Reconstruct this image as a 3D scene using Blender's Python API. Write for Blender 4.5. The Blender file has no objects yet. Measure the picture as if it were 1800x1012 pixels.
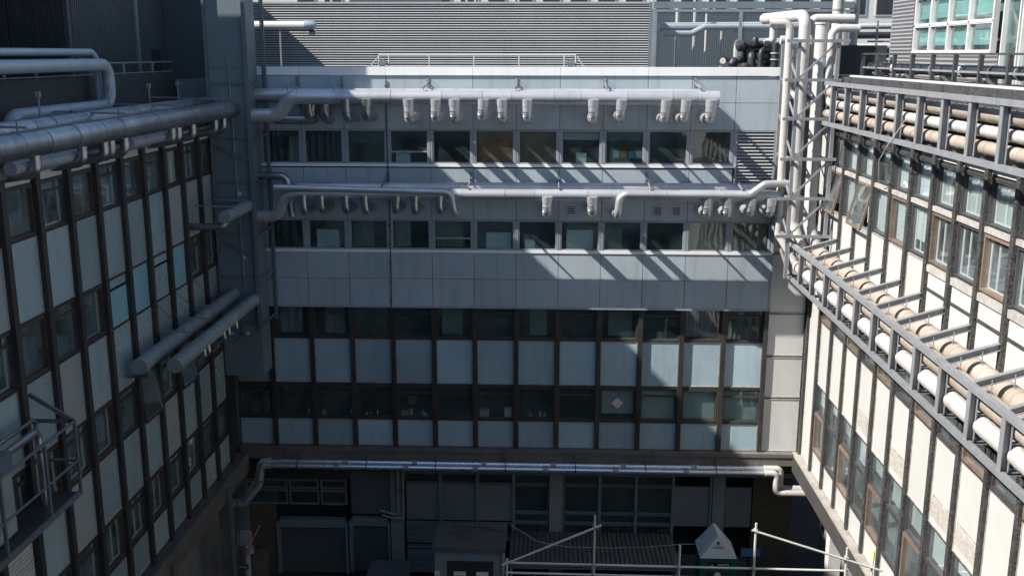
import bpy, math, random
from mathutils import Vector, Matrix

# ------------------------------------------------------------------ camera, sky, sun, exposure
# Coordinates while building: the viewpoint is the origin, x right, y into the courtyard, z up.
# At the very end every top-level object is raised by CAM_H so that the courtyard floor is z = 0.
CAM_H = 20.5
sc = bpy.context.scene
COL = sc.collection
RNG = random.Random(11)

cam_d = bpy.data.cameras.new('camera'); cam = bpy.data.objects.new('camera', cam_d); COL.objects.link(cam)
cam_d.sensor_width = 36; cam_d.sensor_fit = 'HORIZONTAL'; cam_d.lens = 36.0; cam_d.clip_start = 0.1; cam_d.clip_end = 2000
cam.rotation_euler = (math.radians(90 - 12.885), math.radians(-0.07), math.radians(2.09))
cam.location = (0, 0, 0)
sc.camera = cam

SUN_TRAVEL = Vector((1.0, 0.34, -0.95)).normalized()
to_sun = -SUN_TRAVEL
elev = math.asin(to_sun.z)
world = bpy.data.worlds.new('World'); sc.world = world; world.use_nodes = True
wn = world.node_tree; wn.nodes.clear()
sky = wn.nodes.new('ShaderNodeTexSky'); sky.sky_type = 'NISHITA'; sky.sun_disc = False
sky.sun_elevation = elev; sky.sun_rotation = math.atan2(to_sun.x, to_sun.y)
sky.air_density = 1.0; sky.dust_density = 0.3; sky.ozone_density = 1.0
bg = wn.nodes.new('ShaderNodeBackground'); bg.inputs['Strength'].default_value = 0.085
wo = wn.nodes.new('ShaderNodeOutputWorld')
wn.links.new(sky.outputs[0], bg.inputs[0]); wn.links.new(bg.outputs[0], wo.inputs[0])
sun_d = bpy.data.lights.new('sun', 'SUN'); sun_d.energy = 5.0; sun_d.angle = math.radians(0.53); sun_d.color = (1.0, 0.955, 0.885)
sun = bpy.data.objects.new('sun', sun_d); COL.objects.link(sun)
sun.rotation_euler = SUN_TRAVEL.to_track_quat('-Z', 'Y').to_euler()
sc.view_settings.view_transform = 'Standard'; sc.view_settings.look = 'None'
sc.view_settings.exposure = 1.1; sc.view_settings.gamma = 1.0; sc.view_settings.use_curve_mapping = False
sc.render.engine = 'CYCLES'
sc.cycles.max_bounces = 8; sc.cycles.diffuse_bounces = 2; sc.cycles.transparent_max_bounces = 16
sc.cycles.use_denoising = True

# ------------------------------------------------------------------ materials
MATS = {}
def mat(name, col, rough=0.6, metal=0.0, col2=None, nscale=1.5, amount=1.0, rand=0.0, streak=0.0,
        streak_col=None, bump=0.0, bscale=30.0, spec=0.5, fine=0.0):
    m = bpy.data.materials.new(name); m.use_nodes = True
    nt = m.node_tree; N = nt.nodes; L = nt.links
    b = N['Principled BSDF']
    b.inputs['Roughness'].default_value = rough; b.inputs['Metallic'].default_value = metal
    b.inputs['Specular IOR Level'].default_value = spec
    geo = N.new('ShaderNodeNewGeometry')
    c2 = col2 or tuple(c * 0.8 for c in col)
    no = N.new('ShaderNodeTexNoise'); no.inputs['Scale'].default_value = nscale; no.inputs['Detail'].default_value = 6
    no.inputs['Roughness'].default_value = 0.65
    L.new(geo.outputs['Position'], no.inputs['Vector'])
    ramp = N.new('ShaderNodeMapRange'); ramp.inputs[1].default_value = 0.35; ramp.inputs[2].default_value = 0.7
    ramp.inputs[4].default_value = amount
    L.new(no.outputs['Fac'], ramp.inputs[0])
    mx = N.new('ShaderNodeMix'); mx.data_type = 'RGBA'
    mx.inputs[6].default_value = (*col, 1); mx.inputs[7].default_value = (*c2, 1)
    L.new(ramp.outputs[0], mx.inputs[0])
    out = mx.outputs[2]
    if streak > 0:
        mp = N.new('ShaderNodeMapping'); mp.inputs['Scale'].default_value = (2.3, 2.3, 0.22)
        L.new(geo.outputs['Position'], mp.inputs[0])
        n2 = N.new('ShaderNodeTexNoise'); n2.inputs['Scale'].default_value = 1.6; n2.inputs['Detail'].default_value = 4
        L.new(mp.outputs[0], n2.inputs['Vector'])
        r2 = N.new('ShaderNodeMapRange'); r2.inputs[1].default_value = 0.52; r2.inputs[2].default_value = 0.78; r2.inputs[4].default_value = streak
        L.new(n2.outputs['Fac'], r2.inputs[0])
        m2 = N.new('ShaderNodeMix'); m2.data_type = 'RGBA'; m2.inputs[7].default_value = (*(streak_col or tuple(c*0.55 for c in col)), 1)
        L.new(out, m2.inputs[6]); L.new(r2.outputs[0], m2.inputs[0]); out = m2.outputs[2]
    if fine > 0:
        n3 = N.new('ShaderNodeTexVoronoi'); n3.inputs['Scale'].default_value = bscale
        L.new(geo.outputs['Position'], n3.inputs['Vector'])
        hs = N.new('ShaderNodeHueSaturation')
        mr = N.new('ShaderNodeMapRange'); mr.inputs[3].default_value = 1 - fine; mr.inputs[4].default_value = 1 + fine * 1.6
        sep = N.new('ShaderNodeSeparateColor'); L.new(n3.outputs['Color'], sep.inputs[0])
        L.new(sep.outputs[0], mr.inputs[0]); L.new(mr.outputs[0], hs.inputs['Value']); L.new(out, hs.inputs['Color'])
        out = hs.outputs[0]
    if rand > 0:
        oi = N.new('ShaderNodeObjectInfo'); mr = N.new('ShaderNodeMapRange')
        mr.inputs[3].default_value = 1 - rand; mr.inputs[4].default_value = 1 + rand
        L.new(oi.outputs['Random'], mr.inputs[0])
        hs = N.new('ShaderNodeHueSaturation'); L.new(mr.outputs[0], hs.inputs['Value']); L.new(out, hs.inputs['Color']); out = hs.outputs[0]
    L.new(out, b.inputs['Base Color'])
    rr = N.new('ShaderNodeMapRange'); rr.inputs[3].default_value = max(0.02, rough - 0.1); rr.inputs[4].default_value = min(1, rough + 0.12)
    L.new(no.outputs['Fac'], rr.inputs[0]); L.new(rr.outputs[0], b.inputs['Roughness'])
    if bump > 0:
        nb = N.new('ShaderNodeTexNoise'); nb.inputs['Scale'].default_value = bscale; nb.inputs['Detail'].default_value = 3
        L.new(geo.outputs['Position'], nb.inputs['Vector'])
        bp = N.new('ShaderNodeBump'); bp.inputs['Strength'].default_value = bump; bp.inputs['Distance'].default_value = 0.02
        L.new(nb.outputs['Fac'], bp.inputs['Height']); L.new(bp.outputs[0], b.inputs['Normal'])
    MATS[name] = m
    return m

def glass(name, tint, refl=1.0, wav=0.15, dirt_glow=0.05, dirt_glow_col=(0.5, 0.52, 0.5)):  # diffuse film: dirt, also raised to stand for light behind panes
    m = bpy.data.materials.new(name); m.use_nodes = True
    nt = m.node_tree; N = nt.nodes; L = nt.links
    for n in list(N): N.remove(n)
    o = N.new('ShaderNodeOutputMaterial'); tr = N.new('ShaderNodeBsdfTransparent'); tr.inputs[0].default_value = (*tint, 1)
    gl = N.new('ShaderNodeBsdfGlossy'); gl.inputs['Roughness'].default_value = 0.03; gl.inputs[0].default_value = (1, 1, 1, 1)
    fr = N.new('ShaderNodeFresnel'); fr.inputs[0].default_value = 1.52
    mu = N.new('ShaderNodeMath'); mu.operation = 'MULTIPLY'; mu.inputs[1].default_value = refl; mu.use_clamp = True
    L.new(fr.outputs[0], mu.inputs[0])
    geo = N.new('ShaderNodeNewGeometry')
    ior = N.new('ShaderNodeMapRange'); ior.inputs[3].default_value = 1.52; ior.inputs[4].default_value = 1/1.52
    L.new(geo.outputs['Backfacing'], ior.inputs[0]); L.new(ior.outputs[0], fr.inputs[0])
    nb = N.new('ShaderNodeTexNoise'); nb.inputs['Scale'].default_value = 0.9; nb.inputs['Detail'].default_value = 1
    L.new(geo.outputs['Position'], nb.inputs['Vector'])
    bp = N.new('ShaderNodeBump'); bp.inputs['Strength'].default_value = wav; bp.inputs['Distance'].default_value = 0.06
    L.new(nb.outputs['Fac'], bp.inputs['Height']); L.new(bp.outputs[0], gl.inputs['Normal'])
    di = N.new('ShaderNodeBsdfDiffuse'); di.inputs[0].default_value = (*dirt_glow_col, 1)
    nd = N.new('ShaderNodeTexNoise'); nd.inputs['Scale'].default_value = 1.3; nd.inputs['Detail'].default_value = 5
    L.new(geo.outputs['Position'], nd.inputs['Vector'])
    md = N.new('ShaderNodeMapRange'); md.inputs[1].default_value = 0.3; md.inputs[2].default_value = 0.75; md.inputs[3].default_value = dirt_glow * 0.3; md.inputs[4].default_value = dirt_glow * 1.6
    L.new(nd.outputs['Fac'], md.inputs[0])
    m1 = N.new('ShaderNodeMixShader'); L.new(md.outputs[0], m1.inputs[0]); L.new(tr.outputs[0], m1.inputs[1]); L.new(di.outputs[0], m1.inputs[2])
    m2 = N.new('ShaderNodeMixShader'); L.new(mu.outputs[0], m2.inputs[0]); L.new(m1.outputs[0], m2.inputs[1]); L.new(gl.outputs[0], m2.inputs[2])
    L.new(m2.outputs[0], o.inputs[0])
    MATS[name] = m
    return m

mat('cladding', (0.365, 0.415, 0.45), 0.36, 0.0, (0.315, 0.362, 0.397), 0.6, 1.0, 0.07, 0.6, (0.22, 0.248, 0.268))
mat('coping', (0.80, 0.795, 0.79), 0.4, 0.0, (0.73, 0.725, 0.72), 1.2, 1, 0.04, 0.25)
mat('alu_frame', (0.30, 0.325, 0.355), 0.4, 0.0, (0.24, 0.26, 0.285), 3, 1, 0.05)
mat('mullion_dark', (0.022, 0.021, 0.02), 0.55, 0.0, (0.042, 0.038, 0.034), 2.5, 1, 0.2, 0.3, (0.075, 0.066, 0.056))
mat('mullion_mosaic', (0.026, 0.0255, 0.025), 0.6, 0, (0.05, 0.048, 0.046), 2.0, 1, 0.1, 0.25, (0.085, 0.08, 0.076), 0.3, 38, 0.4, 0.75)
mat('spandrel_blue', (0.335, 0.435, 0.475), 0.22, 0.0, (0.27, 0.36, 0.40), 0.7, 1, 0.2, 0.45, (0.215, 0.26, 0.27))
mat('spandrel_grey', (0.275, 0.35, 0.358), 0.25, 0.0, (0.225, 0.29, 0.298), 0.7, 1, 0.2, 0.45, (0.19, 0.22, 0.215))
mat('spandrel_aqua', (0.24, 0.43, 0.48), 0.22, 0.0, (0.20, 0.37, 0.42), 0.8, 1, 0.12, 0.1)
mat('spandrel_white', (0.46, 0.46, 0.445), 0.4, 0.0, (0.425, 0.42, 0.40), 0.9, 1, 0.05, 0.3, (0.36, 0.325, 0.285))
mat('spandrel_cream', (0.55, 0.55, 0.525), 0.35, 0.0, (0.48, 0.475, 0.45), 1.0, 1, 0.08, 0.35, (0.38, 0.34, 0.29))
mat('spandrel_stone', (0.32, 0.352, 0.342), 0.35, 0.0, (0.27, 0.295, 0.285), 1.0, 1, 0.1, 0.4, (0.215, 0.205, 0.18))
mat('rack_steel_shaded', (0.13, 0.15, 0.165), 0.45, 0.1, (0.10, 0.115, 0.13), 3, 1, 0.05, 0.25, (0.085, 0.08, 0.075))  # rack steel again, darkened in colour for the shaded left side
mat('trim_pale', (0.42, 0.42, 0.40), 0.5, 0, (0.28, 0.265, 0.245), 6, 1, 0.1)
mat('trim_worn', (0.40, 0.37, 0.34), 0.6, 0, (0.14, 0.12, 0.10), 5, 1, 0.1)
mat('timber', (0.16, 0.118, 0.088), 0.6, 0, (0.10, 0.072, 0.053), 5, 1, 0.2, 0.6, (0.24, 0.21, 0.18))
mat('timber_dark', (0.062, 0.045, 0.034), 0.6, 0, (0.035, 0.027, 0.022), 5, 1, 0.2)
mat('ledge_dark', (0.028, 0.027, 0.027), 0.8, 0, (0.042, 0.04, 0.039), 1.5, 1, 0, 0.4, (0.07, 0.064, 0.058), 0.3, 14)
mat('steel_dark', (0.035, 0.037, 0.04), 0.5, 0, (0.06, 0.06, 0.06), 3, 1, 0.1)
mat('sill_white', (0.40, 0.385, 0.36), 0.6, 0, (0.28, 0.255, 0.23), 7, 1, 0.05, 0.5, (0.17, 0.15, 0.135))
mat('duct_steel', (0.44, 0.455, 0.47), 0.30, 0.9, (0.34, 0.345, 0.35), 2.2, 1, 0.12, 0.3, (0.25, 0.245, 0.24))
mat('duct_dull', (0.38, 0.395, 0.405), 0.34, 0.85, (0.26, 0.265, 0.265), 2.0, 1, 0.22, 0.5, (0.16, 0.15, 0.135), 0.12, 4)
mat('duct_pale', (0.55, 0.555, 0.565), 0.34, 0.55, (0.46, 0.46, 0.46), 1.6, 1, 0.10, 0.4, (0.33, 0.315, 0.30), 0.12, 4)
mat('duct_painted', (0.34, 0.385, 0.43), 0.35, 0.1, (0.29, 0.33, 0.37), 1.6, 1, 0.05, 0.2)
mat('alu_bright', (0.74, 0.76, 0.79), 0.27, 0.85, (0.60, 0.62, 0.64), 2, 1, 0.04)
mat('lagging', (0.43, 0.42, 0.41), 0.55, 0, (0.37, 0.355, 0.335), 1.4, 1, 0.03, 0.45, (0.27, 0.235, 0.20), 0.35, 5)
mat('lagging_dirt', (0.26, 0.21, 0.17), 0.7, 0, (0.37, 0.325, 0.28), 0.8, 0.8, 0.03, 0.25, (0.20, 0.16, 0.125), 0.35, 6)
mat('band_dark', (0.05, 0.055, 0.065), 0.5, 0, None, 3)
mat('rack_steel', (0.25, 0.26, 0.275), 0.42, 0.15, (0.19, 0.195, 0.205), 3, 1, 0.05, 0.3, (0.15, 0.13, 0.11))
mat('tower_grey', (0.145, 0.185, 0.205), 0.5, 0.0, (0.115, 0.148, 0.165), 0.7, 1, 0.04, 0.4, (0.085, 0.105, 0.115))
mat('plant_wall', (0.06, 0.078, 0.09), 0.55, 0.1, (0.05, 0.063, 0.075), 0.5, 1, 0.05, 0.3, (0.085, 0.093, 0.097))
mat('plant_dark', (0.035, 0.037, 0.04), 0.7, 0, (0.05, 0.05, 0.052), 1, 1, 0.1)
mat('roof_dark', (0.10, 0.10, 0.105), 0.85, 0, (0.065, 0.065, 0.07), 0.8, 1, 0.05, 0, None, 0.3, 12)
mat('louvre_slat', (0.42, 0.425, 0.425), 0.45, 0.0, (0.365, 0.37, 0.37), 0.5, 1, 0.08, 0.3, (0.30, 0.30, 0.295))
mat('duct_greypaint', (0.30, 0.335, 0.35), 0.4, 0.2, (0.24, 0.27, 0.28), 1.6, 1, 0.08, 0.35, (0.18, 0.19, 0.19))
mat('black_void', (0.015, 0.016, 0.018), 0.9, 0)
mat('concrete', (0.14, 0.13, 0.115), 0.9, 0, (0.08, 0.073, 0.065), 1.2, 1, 0.05, 0.5, (0.045, 0.04, 0.037), 0.4, 14)
mat('concrete_pale', (0.34, 0.315, 0.285), 0.9, 0, (0.23, 0.21, 0.185), 1.6, 1, 0.05, 0.4, (0.12, 0.11, 0.10), 0.4, 14)
mat('concrete_grey', (0.20, 0.20, 0.20), 0.85, 0, (0.14, 0.138, 0.135), 1.4, 1, 0.05, 0.5, (0.30, 0.28, 0.26), 0.4, 14)
mat('parapet_tile', (0.03, 0.03, 0.031), 0.75, 0, (0.05, 0.05, 0.05), 1.5, 1, 0.08, 0.3, None, 0.5, 30, 0.4, 0.5)
mat('interior', (0.16, 0.19, 0.19), 0.9, 0, (0.085, 0.105, 0.105), 0.7)
mat('blind_pale', (0.56, 0.60, 0.60), 0.8, 0, (0.46, 0.50, 0.505), 1.0, 1, 0.12, 0.3, (0.37, 0.41, 0.42))
mat('blind_green', (0.35, 0.385, 0.375), 0.8, 0, (0.29, 0.325, 0.32), 1.0, 1, 0.1, 0.2)
mat('teal_backing', (0.40, 0.50, 0.49), 0.7, 0, (0.27, 0.37, 0.37), 0.9, 1, 0.15, 0.5, (0.20, 0.29, 0.30))  # teal sheet added behind the penthouse panes to colour the glass
mat('amber_room_glow', (0.32, 0.135, 0.02), 0.8, 0, (0.13, 0.065, 0.018), 1.6, 1)  # amber room light put into the colour of a sheet
mat('brown_room_glow', (0.19, 0.095, 0.03), 0.8, 0, (0.09, 0.055, 0.028), 1.2, 1)  # weaker orange room light, likewise put into the sheet colour
mat('olive_blind', (0.13, 0.14, 0.10), 0.8, 0, (0.08, 0.09, 0.07), 0.8, 1, 0.1, 0.6, (0.05, 0.06, 0.05))
mat('blind_shade', (0.06, 0.08, 0.08), 0.8, 0, (0.04, 0.055, 0.055), 1, 1, 0.2)
mat('curtain', (0.34, 0.36, 0.345), 0.9, 0, (0.22, 0.24, 0.235), 1.0, 1, 0.2, 0.5, (0.15, 0.16, 0.16))
mat('inner_white', (0.70, 0.70, 0.67), 0.5, 0, None, 3, 0.3)
mat('lag_black', (0.014, 0.016, 0.02), 0.5, 0, (0.03, 0.032, 0.036), 2.5, 1, 0.05)
mat('siding', (0.20, 0.197, 0.205), 0.5, 0, (0.17, 0.168, 0.173), 0.9, 1, 0.06, 0.2)
mat('white_paint', (0.48, 0.475, 0.465), 0.45, 0, (0.42, 0.41, 0.395), 2, 1, 0.03)
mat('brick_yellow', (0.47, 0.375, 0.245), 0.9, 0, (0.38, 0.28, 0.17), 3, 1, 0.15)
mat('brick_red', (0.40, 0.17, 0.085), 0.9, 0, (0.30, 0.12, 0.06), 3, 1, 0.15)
mat('ground_asphalt', (0.055, 0.054, 0.052), 0.9, 0, (0.035, 0.034, 0.034), 0.6, 1, 0, 0, None, 0.3, 25)
mat('shutter', (0.10, 0.125, 0.135), 0.5, 0.1, (0.08, 0.10, 0.108), 1, 1, 0.06)
mat('frame_blue', (0.17, 0.215, 0.24), 0.5, 0, (0.135, 0.175, 0.195), 2, 1, 0.05)
mat('ground_panel', (0.165, 0.195, 0.20), 0.6, 0, (0.135, 0.16, 0.165), 0.8, 1, 0.12, 0.3)
mat('pillar', (0.22, 0.25, 0.24), 0.8, 0, (0.17, 0.195, 0.19), 1, 1, 0.05, 0.4)
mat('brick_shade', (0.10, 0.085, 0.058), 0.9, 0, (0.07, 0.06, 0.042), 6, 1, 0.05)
mat('kiosk_grey', (0.23, 0.275, 0.285), 0.6, 0, (0.19, 0.23, 0.24), 1, 1, 0.02, 0.3)
mat('kiosk_door', (0.035, 0.04, 0.038), 0.5, 0)
mat('corrugate', (0.11, 0.108, 0.10), 0.7, 0.1, (0.065, 0.063, 0.058), 1.3, 1, 0.05, 0.4, (0.16, 0.15, 0.13))
mat('scaffold_tube', (0.66, 0.645, 0.61), 0.45, 0.3, (0.52, 0.50, 0.46), 3, 1, 0.08)
mat('bin_green', (0.012, 0.12, 0.07), 0.5, 0, (0.01, 0.08, 0.05), 2)
mat('bin_white', (0.46, 0.50, 0.53), 0.45, 0, (0.40, 0.43, 0.455), 1.5, 1, 0, 0.4, (0.28, 0.295, 0.295))
mat('sign_white', (0.72, 0.72, 0.70), 0.5, 0)
mat('sign_orange', (0.50, 0.17, 0.04), 0.5, 0)
mat('sign_red', (0.45, 0.04, 0.03), 0.5, 0)
mat('sign_green', (0.02, 0.10, 0.085), 0.5, 0)
mat('sign_mark', (0.32, 0.62, 0.58), 0.5, 0)
mat('sign_yellow', (0.55, 0.48, 0.08), 0.5, 0)
mat('sign_blue', (0.12, 0.26, 0.45), 0.5, 0)
mat('sign_black', (0.01, 0.012, 0.014), 0.4, 0)
mat('emblem_brown', (0.17, 0.06, 0.05), 0.5, 0)
mat('emblem_gold', (0.33, 0.26, 0.13), 0.5, 0)
mat('rust_orange', (0.33, 0.09, 0.03), 0.7, 0, (0.22, 0.05, 0.02), 4)
mat('cardboard', (0.38, 0.25, 0.13), 0.8, 0)
mat('amber_box', (0.55, 0.27, 0.05), 0.7, 0)
mat('pale_box', (0.62, 0.68, 0.68), 0.6, 0)
mat('pink_card', (0.62, 0.48, 0.50), 0.7, 0)
mat('orange_pole', (0.60, 0.27, 0.10), 0.6, 0)
mat('lime_paint', (0.62, 0.60, 0.05), 0.5, 0)
glass('pane_back', (0.88, 0.94, 0.93), 1.3, 0.12, 0.06, (0.26, 0.38, 0.38))
glass('pane_left', (0.90, 0.94, 0.94), 1.2, 0.2, 0.14, (0.36, 0.46, 0.46))  # film raised and blued to lift the glass like dim-lit rooms
glass('pane_right', (0.90, 0.93, 0.93), 1.1, 0.22, 0.07, (0.50, 0.56, 0.58))
glass('pane_teal', (0.80, 0.92, 0.91), 1.2, 0.25, 0.08, (0.40, 0.52, 0.51))
glass('pane_frosted', (0.75, 0.80, 0.80), 1.2, 0.25, 0.45, (0.20, 0.24, 0.24))

# ------------------------------------------------------------------ helpers
LOC = {}
class MB:
    def __init__(s): s.v = []; s.f = []
    def box(s, x0, x1, y0, y1, z0, z1):
        if x0 > x1: x0, x1 = x1, x0
        if y0 > y1: y0, y1 = y1, y0
        if z0 > z1: z0, z1 = z1, z0
        n = len(s.v)
        s.v += [(x0,y0,z0),(x1,y0,z0),(x1,y1,z0),(x0,y1,z0),(x0,y0,z1),(x1,y0,z1),(x1,y1,z1),(x0,y1,z1)]
        s.f += [tuple(n+i for i in q) for q in ((0,3,2,1),(4,5,6,7),(0,1,5,4),(1,2,6,5),(2,3,7,6),(3,0,4,7))]
        return s
    def beam(s, p, q, w, h, up=(0, 0, 1)):
        p = Vector(p); q = Vector(q); d = (q - p).normalized(); up = Vector(up)
        if abs(d.dot(up)) > 0.98: up = Vector((0, 1, 0))
        a = d.cross(up).normalized(); b = a.cross(d).normalized()
        n = len(s.v)
        for c in (p, q):
            for sa, sb in ((-1,-1),(1,-1),(1,1),(-1,1)):
                s.v.append(tuple(c + a*(sa*w/2) + b*(sb*h/2)))
        s.f += [tuple(n+i for i in t) for t in ((0,1,2,3),(7,6,5,4),(0,4,5,1),(1,5,6,2),(2,6,7,3),(3,7,4,0))]
        return s
    def ibeam(s, p, q, w, h, up=(0, 0, 1), t=0.016):
        p = Vector(p); q = Vector(q); d = (q - p).normalized(); up = Vector(up)
        a = d.cross(up).normalized(); b = a.cross(d).normalized()
        W, H, T = w/2, h/2, t/2
        prof = [(-W,-H),(W,-H),(W,-H+t),(T,-H+t),(T,H-t),(W,H-t),(W,H),(-W,H),(-W,H-t),(-T,H-t),(-T,-H+t),(-W,-H+t)]
        return s.prism([p + a*x + b*y for x, y in prof], q - p)
    def tube(s, pts, r, n=14, cap=True):
        pts = [Vector(p) for p in pts]
        m = len(pts); rs = r if isinstance(r, (list, tuple)) else [r]*m
        tang = []
        for i in range(m):
            if i == 0: t = pts[1]-pts[0]
            elif i == m-1: t = pts[-1]-pts[-2]
            else: t = (pts[i+1]-pts[i]).normalized() + (pts[i]-pts[i-1]).normalized()
            tang.append(t.normalized())
        ref = Vector((0,0,1)) if abs(tang[0].z) < 0.9 else Vector((1,0,0))
        a = tang[0].cross(ref).normalized()
        base = len(s.v)
        for i in range(m):
            if i: 
                a = (a - tang[i]*a.dot(tang[i]))
                a.normalize()
            b = tang[i].cross(a)
            for k in range(n):
                th = 2*math.pi*k/n
                s.v.append(tuple(pts[i] + (a*math.cos(th)+b*math.sin(th))*rs[i]))
        for i in range(m-1):
            for k in range(n):
                k2 = (k+1) % n
                s.f.append((base+i*n+k, base+i*n+k2, base+(i+1)*n+k2, base+(i+1)*n+k))
        if cap:
            s.f.append(tuple(base+k for k in range(n))[::-1]); s.f.append(tuple(base+(m-1)*n+k for k in range(n)))
        return s
    def prism(s, poly, axis_vec):
        n = len(s.v); m = len(poly); a = Vector(axis_vec)
        s.v += [tuple(p) for p in poly] + [tuple(Vector(p)+a) for p in poly]
        s.f.append(tuple(range(n, n+m))[::-1]); s.f.append(tuple(range(n+m, n+2*m)))
        for i in range(m):
            j = (i+1) % m
            s.f.append((n+i, n+j, n+m+j, n+m+i))
        return s
    def build(s, name, material, parent=None, smooth=False, stuff=False):
        base = LOC.get(parent.name, Vector((0,0,0))) if parent else Vector((0,0,0))
        me = bpy.data.meshes.new(name)
        me.from_pydata([(x-base.x, y-base.y, z-base.z) for x, y, z in s.v], [], s.f)
        me.materials.append(MATS[material])
        if smooth:
            me.polygons.foreach_set('use_smooth', [True]*len(me.polygons))
            me.set_sharp_from_angle(angle=math.radians(38))
        me.update()
        o = bpy.data.objects.new(name, me); COL.objects.link(o)
        if parent:
            o.parent = parent; LOC[o.name] = base
        if stuff: o['kind'] = 'stuff'
        return o

def thing(name, label, cat, loc, group=None):
    o = bpy.data.objects.new(name, None); COL.objects.link(o)
    o.location = loc; o.empty_display_size = 0.3
    LOC[o.name] = Vector(loc)
    o['label'] = label; o['category'] = cat
    if group: o['group'] = group
    return o
def tag(o, label, cat, group=None):
    o['label'] = label; o['category'] = cat
    if group: o['group'] = group
    return o
def place(o, new_origin):
    """move the origin of a one-mesh thing to a sensible base point"""
    v = Vector(new_origin)
    o.data.transform(Matrix.Translation(-v)); o.location = v
    return o
def fillet(pts, rad, seg=6):
    pts = [Vector(p) for p in pts]; out = [pts[0]]
    for i in range(1, len(pts)-1):
        a, b, c = pts[i-1], pts[i], pts[i+1]
        u = (a-b); w = (c-b); lu, lw = u.length, w.length; u.normalize(); w.normalize()
        ang = u.angle(w)
        t = min(rad/math.tan(ang/2), lu*0.49, lw*0.49); rr = t*math.tan(ang/2)
        cen = b + (u+w).normalized()*(rr/math.sin(ang/2))
        p0, p1 = b+u*t, b+w*t
        for k in range(seg+1):
            f = k/seg
            d = (p0-cen).lerp(p1-cen, f)
            out.append(cen + d.normalized()*rr)
    out.append(pts[-1])
    return out
def resample(pts, step):
    """split straight runs so bands can be put along them"""
    return pts
def band_ring(mb, c, d, r, w=0.05, t=0.012, n=16):
    c = Vector(c); d = Vector(d).normalized()
    mb.tube([c - d*w/2, c + d*w/2], r + t, n)

class Wall:
    """u runs along the wall, d is the distance out of its base plane, z is up"""
    def __init__(s, axis, base, sign): s.axis, s.base, s.sign = axis, base, sign
    def box(s, mb, u0, u1, d0, d1, z0, z1):
        a, b = s.base + s.sign*d0, s.base + s.sign*d1
        if s.axis == 'x': return mb.box(u0, u1, a, b, z0, z1)
        return mb.box(a, b, u0, u1, z0, z1)
    def pt(s, u, d, z):
        return (u, s.base + s.sign*d, z) if s.axis == 'x' else (s.base + s.sign*d, u, z)

def panel(W, root, u0, u1, z0, z1, material, trim=None, d0=-0.05, d1=0.0, name='spandrel_panel', tw=0.03):
    mb = MB(); W.box(mb, u0, u1, d0, d1, z0, z1)
    p = mb.build(name, material, root)
    if trim:
        t = MB()
        W.box(t, u0, u1, d1-0.01, d1+0.022, z0, z0+tw); W.box(t, u0, u1, d1-0.01, d1+0.022, z1-tw, z1)
        W.box(t, u0, u0+tw, d1-0.01, d1+0.02, z0+tw, z1-tw); W.box(t, u1-tw, u1, d1-0.01, d1+0.02, z0+tw, z1-tw)
        t.build('trim', trim, p)
    return p

def window(W, root, u0, u1, z0, z1, fmat, pmat, fw=0.055, d0=-0.10, d1=0.0, transom=None, blind=None, bmat='blind_green',
           bdrop=1.0, inner=False, curtain=None, vbar=None):
    mb = MB()
    W.box(mb, u0, u1, d0, d1, z0, z0+fw); W.box(mb, u0, u1, d0, d1, z1-fw, z1)
    W.box(mb, u0, u0+fw, d0, d1, z0+fw, z1-fw); W.box(mb, u1-fw, u1, d0, d1, z0+fw, z1-fw)
    if transom is not None:
        W.box(mb, u0+fw, u1-fw, d0+0.01, d1-0.004, transom-0.025, transom+0.025)
    if vbar is not None:
        W.box(mb, vbar-0.02, vbar+0.02, d0+0.01, d1-0.006, z0+fw, z1-fw)
    w = mb.build('window', fmat, root)
    g = MB(); dm = d0 + 0.03
    W.box(g, u0+fw-0.005, u1-fw+0.005, dm-0.005, dm+0.005, z0+fw-0.005, z1-fw+0.005)
    g.build('pane', pmat, w)
    if blind:
        b = MB(); zt = z1-fw; W.box(b, u0+fw+0.02, u1-fw-0.02, d0-0.06, d0-0.05, zt-(zt-z0-fw)*bdrop, zt)
        b.build('blind', bmat, w)
    if inner:
        f = MB(); um = u0 + (u1-u0)*inner
        for c in (um, u1-0.12): W.box(f, c, c+0.06, d0-0.045, d0-0.02, z0+0.09, z1-0.05)
        W.box(f, u0+0.06, u1-0.06, d0-0.045, d0-0.02, z0+0.05, z0+0.09)
        f.build('inner_frame', 'inner_white', w)
    if curtain:
        c0, c1 = curtain; c = MB(); n = 14
        for i in range(n):
            a = c0 + (c1-c0)*i/n; e = c0 + (c1-c0)*(i+1)/n
            dd = -0.34 - 0.06*(i % 2)
            W.box(c, a, e, d0+dd-0.02, d0+dd, z0+0.03, z1-0.03)
        c.build('curtain', 'curtain', w)
    return w

# ================================================================== GROUND
GZ = -20.5
g = MB().box(-300, 300, -300, 500, GZ-0.5, GZ).build('ground', 'ground_asphalt'); g['kind'] = 'structure'

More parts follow.
